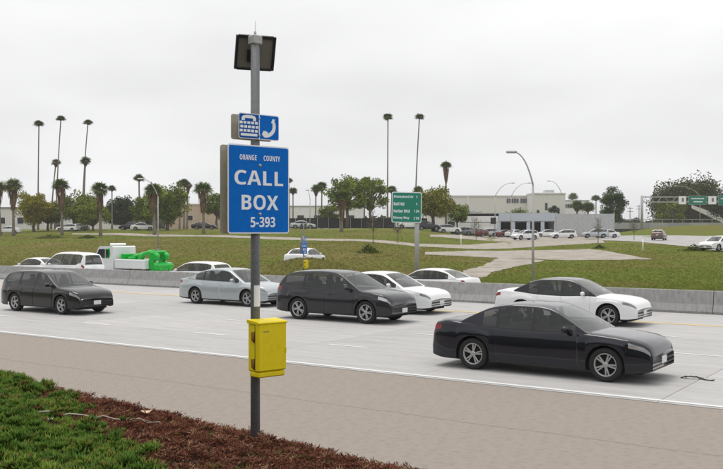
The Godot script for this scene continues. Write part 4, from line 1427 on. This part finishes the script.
	tree("leafy_tree", "olive yellow tree just right of the green road sign", 433, 160, 8.2, 4.6, yd, Color(0.27, 0.27, 0.055), g, 0.5, 0.25, 2600)
	tree("leafy_tree", "small olive green tree beside the pale blue garage", 457, 170, 6.4, 2.3, d1, l1, g, 0.2, 0.25, 1500)
	tree("leafy_tree", "small dark tree above the garage roof at its left", 475, 240, 6.2, 2.6, dd, dl, g, 0.1, 0.2, 1000)
	tree("leafy_tree", "dark low tree behind the garage roof", 518, 225, 7.0, 3.6, dd, l1, g, 0.1, 0.2, 1300)
	tree("leafy_tree", "small green tree before the tall white block", 553, 230, 7.6, 2.0, dd, dl, g, 0.1, 0.3, 900)
	tree("leafy_tree", "dense upright green tree right of the grey white wall", 613, 205, 10.6, 3.2, Color(0.03, 0.055, 0.015), Color(0.08, 0.12, 0.03), g, 0.0, 0.08, 3600)
	tree("leafy_tree", "huge dark spreading tree behind the overhead signs", 688, 265, 16.0, 11.5, Color(0.03, 0.042, 0.012), Color(0.12, 0.13, 0.038), g, 0.15, 0.02, 8000)
	tree("leafy_tree", "smaller green tree below the huge dark spreading tree", 672, 225, 8.2, 4.6, dd, l1, g, 0.2, 0.1, 1800)
	tree("leafy_tree", "green tree at the right edge behind the overhead signs", 724, 235, 9.5, 5.0, dd, dl, g, 0.2, 0.1, 1800)
	tree("leafy_tree", "tiny far tree left of the overhead sign's post", 636, 330, 6.0, 2.4, dd, dl, g, 0.0, 0.1, 600)
	g = "bare saplings on the grass"
	sapling("bare_sapling", "bare grey sapling left of the green road sign's post", 373, 92, 3.4, 1.0, g)
	sapling("bare_sapling", "bare sapling behind the green road sign's post", 398, 100, 2.8, 0.9, g)
	sapling("bare_sapling", "bare brownish sapling in front of the garage car park", 476, 130, 3.2, 1.1, g)
	sapling("bare_sapling", "bare sapling on the grass left of the brown car", 598, 118, 3.4, 0.8, g)
	sapling("bare_sapling", "thin bare sapling at the end of the grey white wall", 634, 140, 3.0, 0.8, g)
	g = "low shrubs on the grass"
	shrub("low shrub on the grass under the bare sapling by the sign", 369, 80, 0.9, 1.0, g)
	shrub("low shrub on the grass edge beside the ramp road", 694, 90, 0.75, 1.2, g)
	shrub("low wide shrub on the left bank below the palms", 51, 132, 0.7, 2.6, g)
	shrub("small shrub on the left bank beside the slip road", 88, 128, 0.6, 1.6, g)
	shrub("small shrub on the driveway's corner at the right", 600, 100, 0.45, 0.7, g)

func sapling(called: String, label: String, px: float, depth: float, high: float, wide: float, group: String):
	var t := thing(called, label, "sapling", spot(px, depth), 0.0, group)
	put("trunk", tube_mesh([Vector3(0, -0.2, 0), Vector3(0.03, high * 0.5, 0.02), Vector3(-0.02, high, 0)], [0.045, 0.035, 0.012], 6), M.bark, t)
	var st := smooth_st()
	for i in 46:
		var y := high * rng.randf_range(0.35, 0.95)
		var a := rng.randf() * TAU
		var l := wide * rng.randf_range(0.4, 1.0) * (1.2 - y / high * 0.6)
		var e := Vector3(cos(a) * l, y + l * rng.randf_range(0.4, 0.9), sin(a) * l)
		tube(st, [Vector3(0, y, 0), e * Vector3(0.5, 1, 0.5) + Vector3(0, -0.1, 0), e], [0.018, 0.012, 0.006], 4, false)
		for k in 3:
			tube(st, [e.lerp(Vector3(0, y, 0), rng.randf() * 0.6), e + Vector3(rng.randf_range(-0.3, 0.3), rng.randf_range(0, 0.4), rng.randf_range(-0.3, 0.3))], [0.009, 0.005], 3, false)
	put("branches", done(st), M.bark, t)

func shrub(label: String, px: float, depth: float, high: float, wide: float, group: String):
	var t := thing("shrub", label, "shrub", spot(px, depth), 0.0, group)
	var st := flat_st()
	var stems := smooth_st()
	for i in 9:
		var a := rng.randf() * TAU
		tube(stems, [Vector3(0, -0.1, 0), Vector3(cos(a) * wide * 0.6, high * rng.randf_range(0.4, 0.8), sin(a) * wide * 0.6)], [0.02, 0.008], 4, false)
	for i in 700:
		var p := Vector3(rng.randfn() * wide * 0.42, 0, rng.randfn() * wide * 0.42)
		p.y = high * rng.randf() * maxf(0.15, 1.0 - p.length() / wide)
		leaf_quad(st, p, rng.randf_range(0.05, 0.11), Color(0.05, 0.075, 0.015).lerp(Color(0.12, 0.14, 0.03), rng.randf()))
	put("stems", done(stems), M.bark, t)
	put("foliage", done(st), M.leaf, t)

# ---------------------------------------------------------------- buildings (local frame: front at +z, base at y = 0)
func block(parent: Node3D, called: String, m: Material, mid: Vector3, size: Vector3, bevel := 0.0) -> MeshInstance3D:
	return put(called, box_mesh(size, mid, bevel), m, parent)

func window_in(parent: Node3D, mid: Vector3, w: float, h: float, frame_m: Material):
	var f := flat_st()
	for s in [-1.0, 1.0]:
		box(f, mid + Vector3(s * w / 2, 0, 0.03), Vector3(0.12, h + 0.12, 0.14))
		box(f, mid + Vector3(0, s * h / 2, 0.03), Vector3(w - 0.12, 0.12, 0.14))
	var o := put("window", done(f), frame_m, parent)
	put("pane", box_mesh(Vector3(w - 0.1, h - 0.1, 0.04), mid + Vector3(0, 0, 0.01)), M.window, o)

func make_buildings():
	# garage with four open bays
	var at := spot(507, 186)
	var t := thing("garage_building", "pale blue single storey garage with four open dark bays", "building", at, face_camera(-4.0))
	block(t, "rear_wall", M.pale_blue, Vector3(0, 2.2, -9.9), Vector3(20.4, 5.2, 0.3))
	block(t, "side_wall", M.pale_blue, Vector3(-10.2, 2.2, -5.0), Vector3(0.3, 5.2, 9.5))
	block(t, "side_wall", M.pale_blue, Vector3(10.2, 2.2, -5.0), Vector3(0.3, 5.2, 9.5))
	block(t, "roof", M.roof, Vector3(0, 4.86, -5.0), Vector3(20.7, 0.2, 9.9))
	block(t, "fascia", M.pale_blue, Vector3(4.3, 4.05, 0.25), Vector3(12.0, 1.55, 0.5), 0.03)
	block(t, "fascia", M.white_wall, Vector3(-6.05, 3.7, 0.1), Vector3(8.6, 1.2, 0.3), 0.03)
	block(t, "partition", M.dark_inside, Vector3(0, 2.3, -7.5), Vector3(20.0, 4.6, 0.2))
	for x in [-1.7, 1.25, 4.35, 7.25, 9.95]:
		block(t, "pier", M.pale_blue, Vector3(x, 1.4, 0.1), Vector3(0.75, 3.75, 0.5), 0.03)
	for x in [-8.3, -4.2]:
		var gd := block(t, "garage_door", M.white_wall, Vector3(x, 1.3, 0.0), Vector3(3.3, 3.4, 0.12))
		for k in 4: block(gd, "panel_rib", M.grey_wall, Vector3(x, 0.2 + k * 0.75, 0.075), Vector3(3.3, 0.06, 0.03))
	for x in [-10.15, -6.25, -2.2]:
		block(t, "pier", M.white_wall, Vector3(x, 1.3, 0.05), Vector3(0.62, 3.5, 0.4))
	for x in [-0.2, 2.8, 5.8, 8.6]:
		block(t, "bay_ceiling_beam", M.dark_metal, Vector3(x, 3.2, -3.0), Vector3(0.2, 0.3, 5.5))
		block(t, "rolled_door", M.grey_wall, Vector3(x, 3.22, -0.1), Vector3(2.2, 0.25, 0.25), 0.08)
	# long low annex at the left of the garage
	at = spot(463, 200)
	t = thing("low_shed", "low white gabled shed at the left end of the garage", "building", at, face_camera(-4.0))
	block(t, "wall", M.white_wall, Vector3(0, 1.6, -3), Vector3(9.0, 4.2, 6.0))
	put("roof", plate_mesh(PackedVector2Array([Vector2(-4.9, 3.72), Vector2(4.9, 3.72), Vector2(2.5, 4.9), Vector2(-2.2, 4.9)]), -6.3, 0.4), M.grey_wall, t)
	for x in [-2.6, 1.8]: window_in(t, Vector3(x, 1.9, 0.0), 1.6, 1.4, M.grey_wall)
	# the long white hall and its taller block
	at = spot(480, 300)
	t = thing("white_hall", "long plain white hall behind the garage with dark lettering", "building", at, face_camera(0.0))
	block(t, "wall", M.cream_wall, Vector3(0, 5.5, -15), Vector3(35.0, 13.2, 30.0))
	block(t, "parapet", M.white_wall, Vector3(0, 12.2, -14.9), Vector3(35.4, 0.5, 30.4), 0.05)
	for x in [-12.0, -4.0]: block(t, "wall_pilaster", M.white_wall, Vector3(x, 5.5, 0.1), Vector3(0.5, 13.0, 0.35))
	for i in 9:   # letters too far away to read
		var x := 9.2 + i * 0.82 + (0.5 if i > 4 else 0.0)
		block(t, "letter", M.dark_letter, Vector3(x, 10.6, 0.12), Vector3(0.6, 1.35 + 0.1 * (i % 2), 0.2))
	at = spot(549, 292)
	t = thing("white_block", "tall cream white block with dark windows beyond the garage", "building", at, face_camera(3.0))
	block(t, "wall", M.cream_wall, Vector3(0, 6.0, -10), Vector3(10.8, 13.6, 20.0))
	block(t, "parapet", M.white_wall, Vector3(0, 12.95, -9.9), Vector3(11.1, 0.5, 20.4), 0.05)
	window_in(t, Vector3(-0.9, 8.7, 0.0), 0.9, 2.4, M.grey_wall)
	window_in(t, Vector3(2.6, 7.6, 0.0), 1.6, 1.6, M.grey_wall)
	window_in(t, Vector3(-3.6, 7.0, 0.0), 0.9, 1.2, M.grey_wall)
	block(t, "roof_unit", M.grey_wall, Vector3(1.5, 13.7, -6), Vector3(3.0, 1.2, 3.0), 0.1)
	at = spot(573, 320)
	t = thing("white_annex", "white lettered building right of the tall cream block", "building", at, face_camera(3.0))
	block(t, "wall", M.white_wall, Vector3(0, 5.2, -8), Vector3(11.5, 12.4, 16.0))
	block(t, "roof_edge", M.grey_wall, Vector3(0, 11.5, -7.9), Vector3(11.9, 0.4, 16.3), 0.05)
	for i in 7: block(t, "letter", M.dark_letter, Vector3(-3.6 + i * 0.95, 9.6, 0.1), Vector3(0.7, 1.3, 0.2))
	for x in [-3.0, 1.0, 4.2]: window_in(t, Vector3(x, 4.4, 0.0), 1.0, 1.8, M.grey_wall)
	# corrugated wall right of the garage: separate sheets between posts
	at = spot(585, 176)
	t = thing("sheet_metal_wall", "long grey white sheet metal wall right of the garage", "wall", at, face_camera(6.0))
	for i in 11:
		var st := flat_st()
		for k in 5: box(st, Vector3(-5.3 + i * 1.06 + k * 0.205 - 0.41, 2.2, 0.04 * (k % 2)), Vector3(0.205, 4.6, 0.06))
		put("sheet", done(st), M.grey_wall, t)
	for x in [-5.85, -0.05, 5.95]: block(t, "post", M.galv, Vector3(x, 2.3, -0.1), Vector3(0.16, 5.0, 0.16))
	block(t, "plinth", M.slab2, Vector3(0, 0.1, 0.14), Vector3(11.9, 1.1, 0.12), 0.02)
	var hut := thing("small_hut", "small grey white hut between garage and metal wall", "building", spot(561, 190), face_camera(0.0))
	block(hut, "wall", M.white_wall, Vector3(0, 2.0, -2), Vector3(4.4, 4.8, 4.0))
	block(hut, "roof", M.roof, Vector3(0, 4.5, -2), Vector3(4.8, 0.25, 4.4), 0.04)
	window_in(hut, Vector3(0.8, 2.3, 0.0), 1.3, 1.6, M.dark_metal)
	# left bank
	at = spot(48, 245)
	t = thing("beige_building", "low beige building behind the palms at far left", "building", at, face_camera(0.0))
	block(t, "wall", M.cream_wall, Vector3(0, 2.6, -6), Vector3(42.0, 6.4, 12.0))
	block(t, "roof", M.roof, Vector3(0, 5.95, -5.9), Vector3(42.6, 0.3, 12.6), 0.05)
	for i in 8: window_in(t, Vector3(-17.5 + i * 5.0, 2.4, 0.0), 1.8, 1.8, M.white_wall)
	block(t, "door", M.dark_metal, Vector3(2.5, 1.0, 0.05), Vector3(1.6, 2.6, 0.1))
	at = spot(205, 240)
	t = thing("peach_building", "low plain peach coloured building left of the blue sign", "building", at, face_camera(2.0))
	block(t, "wall", M.peach_wall, Vector3(0, 2.9, -6), Vector3(21.0, 7.4, 12.0))
	block(t, "parapet", M.cream_wall, Vector3(0, 6.7, -5.95), Vector3(21.3, 0.3, 12.3), 0.04)
	for x in [-7.0, -1.0, 5.0]: block(t, "wall_pilaster", M.peach_wall, Vector3(x, 2.8, 0.08), Vector3(0.6, 7.0, 0.3))
	window_in(t, Vector3(-4.0, 3.0, 0.0), 1.6, 1.4, M.cream_wall)
	at = spot(318, 290)
	t = thing("pale_building", "pale flat building behind the screened fence at centre", "building", at, face_camera(0.0))
	block(t, "wall", M.white_wall, Vector3(0, 3.2, -8), Vector3(30.0, 8.4, 16.0))
	block(t, "roof", M.grey_wall, Vector3(0, 7.55, -7.9), Vector3(30.5, 0.3, 16.5), 0.04)
	for i in 5: window_in(t, Vector3(-11.0 + i * 5.4, 4.0, 0.0), 2.2, 1.2, M.grey_wall)
	# dark screened fence along the far lot
	at = spot(356, 172)
	t = thing("screened_fence", "long dark screened fence below the centre trees", "fence", at, face_camera(0.0))
	for i in 13:
		block(t, "panel", M.screen_fence, Vector3(-12.6 + i * 2.1, 1.0, 0), Vector3(2.02, 1.9 + 0.06 * (i % 3), 0.05))
		block(t, "post", M.galv, Vector3(-13.65 + i * 2.1, 1.0, 0.05), Vector3(0.07, 2.2, 0.07))
	# parapet of the overpass at the right
	at = spot(690, 222)
	t = thing("overpass_parapet", "long pale concrete parapet on the grass bank at right", "wall", at, face_camera(0.0))
	for i in 9: block(t, "parapet_panel", M.barrier0 if i % 2 else M.slab2, Vector3(-17.5 + i * 4.9, 0.35, 0.0), Vector3(4.86, 1.5, 0.3), 0.03)
	for i in 18: block(t, "rail_post", M.galv, Vector3(-19.0 + i * 2.45, 1.5, -0.05), Vector3(0.08, 0.9, 0.08))
	block(t, "rail", M.galv, Vector3(2.0, 1.96, -0.05), Vector3(44.0, 0.12, 0.1))
	var stair := thing("beige_ramp_wall", "beige sloping ramp wall at the right edge behind the parapet", "wall", spot(716, 245), face_camera(0.0))
	put("wall", plate_mesh(PackedVector2Array([Vector2(-6.5, 5.2), Vector2(4.5, 0.0), Vector2(9.0, -0.5), Vector2(9.0, 3.2), Vector2(3.6, 2.6), Vector2(-6.5, 6.1)]), -0.4, 0.0), M.cream_wall, stair)

# ---------------------------------------------------------------- street furniture
func lamp_post(label: String, px: float, depth: float, py_top: float, reach: float, thick: float, group: String, turn := 0.0):
	var at := spot(px, depth)
	var top := EYE + (232.0 - py_top) / FOCAL * depth - at.y
	var t := thing("street_lamp", label, "street lamp", at, 0.0, group)
	var out := Vector3(-RGT.x, 0, RGT.y).rotated(Vector3.UP, turn) * reach
	put("pole", tube_mesh([Vector3(0, -0.3, 0), Vector3(0, top * 0.75, 0)], [thick, thick * 0.68], 12), M.galv, t)
	put("base", box_mesh(Vector3(thick * 3.4, 0.12, thick * 3.4), Vector3(0, 0.05, 0), 0.02), M.galv, t)
	var pts: Array = []
	var rad: Array = []
	for i in 9:
		var f := i / 8.0
		pts.append(Vector3(0, top * (0.75 + 0.25 * sin(f * PI / 2)), 0) + out * (f * f * 0.4 + f * 0.6) * 0.86)
		rad.append(lerpf(thick * 0.62, thick * 0.4, f))
	put("arm", tube_mesh(pts, rad, 8), M.galv, t)
	var head := flat_st()
	box(head, pts[-1] + out * 0.08, Vector3(0.62, 0.15, 0.3), Basis(Vector3.UP, atan2(-out.z, out.x)), 0.05)
	put("lamp_head", done(head), M.galv, t)
	return t

func make_furniture():
	make_call_box("call_box", "blue CALL BOX sign post with yellow cabinet in the foreground", Vector3(-6.23, 0.655, -7.12), "roadside call boxes")
	var far := spot(303.5, 62.0)
	make_call_box("call_box", "small distant call box post on the far grass edge", Vector3(far.x, -0.37, far.z), "roadside call boxes", true)
	# green distance sign
	var at := spot(417, 57.5)
	var t := thing("road_sign", "green distance sign with four white lines on one post", "road sign", at, 0.0)
	put("post", tube_mesh([Vector3(0, -0.4, 0), Vector3(0, 5.45, 0)], [0.15, 0.15], 14), M.galv, t)
	var f := Basis(Vector3(RGT.x, 0, -RGT.y), Vector3.UP, Vector3(-FWD.x, 0, FWD.y)) * Basis(Vector3.UP, deg_to_rad(5.0)) * Basis(Vector3.BACK, deg_to_rad(-1.0))
	var board := put("board", plate_mesh(round_rect(1.92, 1.95, 0.1), -0.03, 0.0), M.galv, t, Transform3D(f, Vector3(0, 4.62 - 0.02, 0) - Vector3(RGT.x, 0, -RGT.y) * 0.70 + f.z * 0.32))
	put("white_border", plate_mesh(round_rect(1.90, 1.93, 0.095), 0.001, 0.004), M.sign_white, board)
	put("green_field", plate_mesh(round_rect(1.82, 1.85, 0.08), 0.006, 0.010), M.sign_green, board)
	var rows := [["Disneyland Dr", "1"], ["Ball Rd", "1"], ["Harbor Blvd", "1 3/4"], ["Disney Way", "2 1/4"]]
	var wide := [1.25, 0.66, 1.02, 1.0]
	var num := [0.07, 0.07, 0.32, 0.34]
	for i in 4:
		var y := 0.66 - i * 0.445
		lettering(rows[i][0], Vector2(wide[i], 0.20), Vector3(-0.83 + wide[i] / 2, y, 0.010), M.sign_white, board)
		lettering(rows[i][1], Vector2(num[i], 0.17), Vector3(0.80 - num[i] / 2 - (0.14 if i < 2 else 0.0), y, 0.010), M.sign_white, board)
	var st := flat_st()
	for y in [0.62, -0.62]: box(st, Vector3(-0.0, y, -0.07), Vector3(1.7, 0.09, 0.08))
	put("stiffener", done(st), M.galv, board)
	var g := "street lamps"
	lamp_post("tall grey street lamp on the grass in front of the garage", 533, 53.0, 152, 1.35, 0.085, g)
	lamp_post("grey street lamp behind the tow truck's green boom", 158, 92.0, 179, 1.9, 0.085, g)
	lamp_post("far street lamp above the garage's first open bay", 511, 165.0, 183, 3.6, 0.10, g, PI)
	lamp_post("far street lamp right of the garage's last bay", 562, 190.0, 181, 3.0, 0.11, g)
	lamp_post("thin street lamp just right of the blue sign", 310, 160.0, 190, 0.5, 0.09, g)
	lamp_post("far street lamp before the huge dark spreading tree", 700, 205.0, 186, 6.0, 0.1, g)
	var sig: Node3D = lamp_post("far street lamp with a dark traffic signal at the garage", 495, 168.0, 183, 3.6, 0.11, g, PI)
	st = flat_st()
	box(st, Vector3(-0.25, 3.2, 0.2), Vector3(1.0, 1.2, 0.35), Basis(Vector3.UP, face_camera()), 0.06)
	put("traffic_signal", done(st), M.trim, sig)
	# overhead sign gantry at the right
	at = spot(642, 205)
	t = thing("sign_gantry", "overhead sign gantry with green and white boards at right", "gantry", at, face_camera(0.0))
	var hi := EYE + (232.0 - 197.0) / FOCAL * 205.0 - at.y
	put("post", tube_mesh([Vector3(0, -0.5, 0), Vector3(0, hi + 0.3, 0)], [0.32, 0.28], 12), M.galv, t)
	put("post", tube_mesh([Vector3(27.0, -0.5, 0), Vector3(27.0, hi + 0.3, 0)], [0.32, 0.28], 12), M.galv, t)
	for y in [hi, hi - 1.15]:
		put("chord", box_mesh(Vector3(27.0, 0.22, 0.22), Vector3(13.5, y, 0)), M.galv, t)
	for i in 16:
		var x := 0.6 + i * 1.68
		st = flat_st()
		box(st, Vector3(x, hi - 0.575, 0), Vector3(0.09, 1.35, 0.09), Basis(Vector3.BACK, 0.6 if i % 2 else -0.6))
		put("brace", done(st), M.galv, t)
	for s in [[9.1, 1.75, 1.9, M.sign_white], [12.55, 4.1, 2.05, M.sign_green], [15.9, 1.9, 1.9, M.sign_white], [19.2, 3.8, 2.3, M.sign_green]]:
		var b := put("sign_board", plate_mesh(round_rect(s[1], s[2], 0.1), 0.0, 0.08), M.galv, t, Transform3D(Basis.IDENTITY, Vector3(s[0], hi - 0.75, 0.2)))
		put("field", plate_mesh(round_rect(s[1] - 0.12, s[2] - 0.12, 0.09), 0.082, 0.10), s[3], b)
		if s[3] == M.sign_green:
			put("white_bar", box_mesh(Vector3(s[1] * 0.72, 0.22, 0.02), Vector3(0, 0.35, 0.115)), M.sign_white, b)
			put("white_bar", box_mesh(Vector3(s[1] * 0.5, 0.22, 0.02), Vector3(0.1, -0.35, 0.115)), M.sign_white, b)
		else:
			put("dark_mark", box_mesh(Vector3(0.5, 0.9, 0.02), Vector3(0.1, 0.1, 0.115)), M.grey_paint, b)
	# wooden utility poles far right
	for p in [[630.0, 300.0, 207.0, "far utility pole left of the overhead sign's post"], [639.0, 330.0, 205.0, "farther utility pole close behind the overhead sign's post"]]:
		at = spot(p[0], p[1])
		t = thing("utility_pole", p[3], "utility pole", at, face_camera(20.0), "far utility poles")
		var h: float = EYE + (232.0 - p[2]) / FOCAL * p[1] - at.y
		put("pole", tube_mesh([Vector3(0, -0.3, 0), Vector3(0, h, 0)], [0.17, 0.12], 8), M.bark, t)
		for k in 2: put("crossarm", box_mesh(Vector3(2.4, 0.14, 0.12), Vector3(0, h - 0.5 - k * 1.0, 0.12)), M.bark, t)
	# delineator posts along the slip road
	for p in [[461.0, 110.0], [643.0, 92.0]]:
		at = spot(p[0], p[1])
		t = thing("marker_post", "thin pale marker post beside the driveway's grass" if p[0] < 500 else "thin pale marker post on the grass below the brown car", "post", at, 0.0, "marker posts")
		put("post", tube_mesh([Vector3(0, -0.1, 0), Vector3(0, 1.3, 0)], [0.05, 0.05], 8), M.sign_white, t)
		put("cap", tube_mesh([Vector3(0, 1.29, 0), Vector3(0, 1.36, 0)], [0.06, 0.03], 8), M.galv, t)

func make_parked():
	var g := "cars parked or driving beyond the grass"
	var list := [
		[8, 175, "sedan", M.white_paint, 190, "white car parked at the far left edge under the palms"],
		[68, 178, "wagon", M.white_paint, 170, "white car parked below the tall right leaning palm"],
		[77, 182, "sedan", M.grey_paint, 185, "grey car parked beside the white one under the palms"],
		[131, 178, "crossover", M.slate_paint, 180, "dark car parked below the dark round tree"],
		[143, 174, "sedan", M.white_paint, 10, "white car parked right of the dark one on the left bank"],
		[204, 172, "sedan", M.slate_paint, 5, "dark car parked beneath the skirted palm by the blue sign"],
		[303, 165, "sedan", M.silver_paint, 0, "silver car parked in front of the screened fence"],
		[305.5, 68, "sedan", M.white_paint, 72, "white car on the grass behind the distant call box"],
		[409, 158, "sedan", M.white_paint, 5, "white car parked just left of the green sign's post"],
		[427, 158, "crossover", M.slate_paint, 15, "dark crossover parked just right of the green sign's post"],
		[448, 160, "crossover", M.white_paint, 20, "white crossover parked left of the garage car park"],
		[463, 163, "wagon", M.grey_paint, 160, "grey car parked before the low gabled shed"],
		[476, 168, "sedan", M.red_paint, 170, "dark red car parked before the white garage doors"],
		[486, 172, "crossover", M.silver_paint, 200, "silver car parked before the second white garage door"],
		[507, 172, "sedan", M.red_paint, 15, "dark red car parked at the first open bay"],
		[516, 170, "sedan", M.white_paint, 40, "white car parked at the second open bay"],
		[525, 148, "crossover", M.white_paint, 205, "white crossover driving across the car park toward the lamp"],
		[546, 173, "sedan", M.white_paint, 190, "white car parked at the last open bay"],
		[563, 155, "wagon", M.white_paint, 182, "white station wagon right of the tall lamp in the car park"],
		[595, 158, "crossover", M.silver_paint, 175, "silver car parked left of the pair by the metal wall"],
		[606, 160, "sedan", M.white_paint, 175, "white car parked at the end of the metal wall"],
		[659, 135, "crossover", M.brown_paint, 65, "brown car driving away on the ramp road"],
		[719.5, 88, "sedan", M.white_paint, 215, "white car cut by the right edge on the ramp road"]]
	var kinds := {"sedan": SEDAN, "wagon": WAGON, "crossover": CROSSOVER}
	for c in list:
		var at := spot(c[0], c[1])
		vehicle("parked_car" if c[5].contains("parked") else "car", c[5], kinds[c[2]], c[2], c[3], at + Vector3(0, 0.06, 0), face_camera(c[4]), g)

func make_far_woods():
	# low treeline along the horizon, too far off to count
	var st := flat_st()
	for i in 26:
		var a := TAU * i / 26.0
		leaf_quad(st, Vector3(cos(a) * rng.randf() * 2.4, rng.randf() * 3.4, sin(a) * rng.randf() * 2.4), rng.randf_range(0.7, 1.3), Color.WHITE)
	var mesh := done(st)
	var xs: Array = []
	for i in 3400:
		var px := rng.randf_range(-350.0, 1100.0)
		var z := rng.randf_range(340.0, 620.0)
		var p := spot(px, z)
		var s := rng.randf_range(0.7, 1.5)
		xs.append([Transform3D(Basis(Vector3.UP, rng.randf() * TAU).scaled(Vector3(s * 1.2, s, s * 1.2)), p), Color(0.04, 0.05, 0.022).lerp(Color(0.10, 0.11, 0.05), rng.randf())])
	scatter("distant_woods", "low dark treeline along the horizon beyond the buildings", mesh, M.leaf, xs)

func _ready():
	rng.seed = 20240607
	hills_noise.seed = 3
	hills_noise.frequency = 0.03
	tone_noise.seed = 9
	tone_noise.frequency = 0.022
	make_view()
	make_materials()
	M.twig = plain(Color(0.36, 0.31, 0.27), 0.9)
	M.dry_leaf = plain(Color(0.62, 0.42, 0.3), 0.8)
	M.worn_label = plain(Color(0.32, 0.27, 0.06), 0.7)
	M.seat = plain(Color(0.045, 0.043, 0.041), 0.95)
	M.dark_letter = plain(Color(0.09, 0.095, 0.11), 0.7)
	make_road()
	make_barrier()
	make_land()
	make_pavements()
	make_buildings()
	make_furniture()
	make_traffic()
	make_parked()
	make_trees()
	make_far_woods()
	make_grass()
	make_ice_plant()
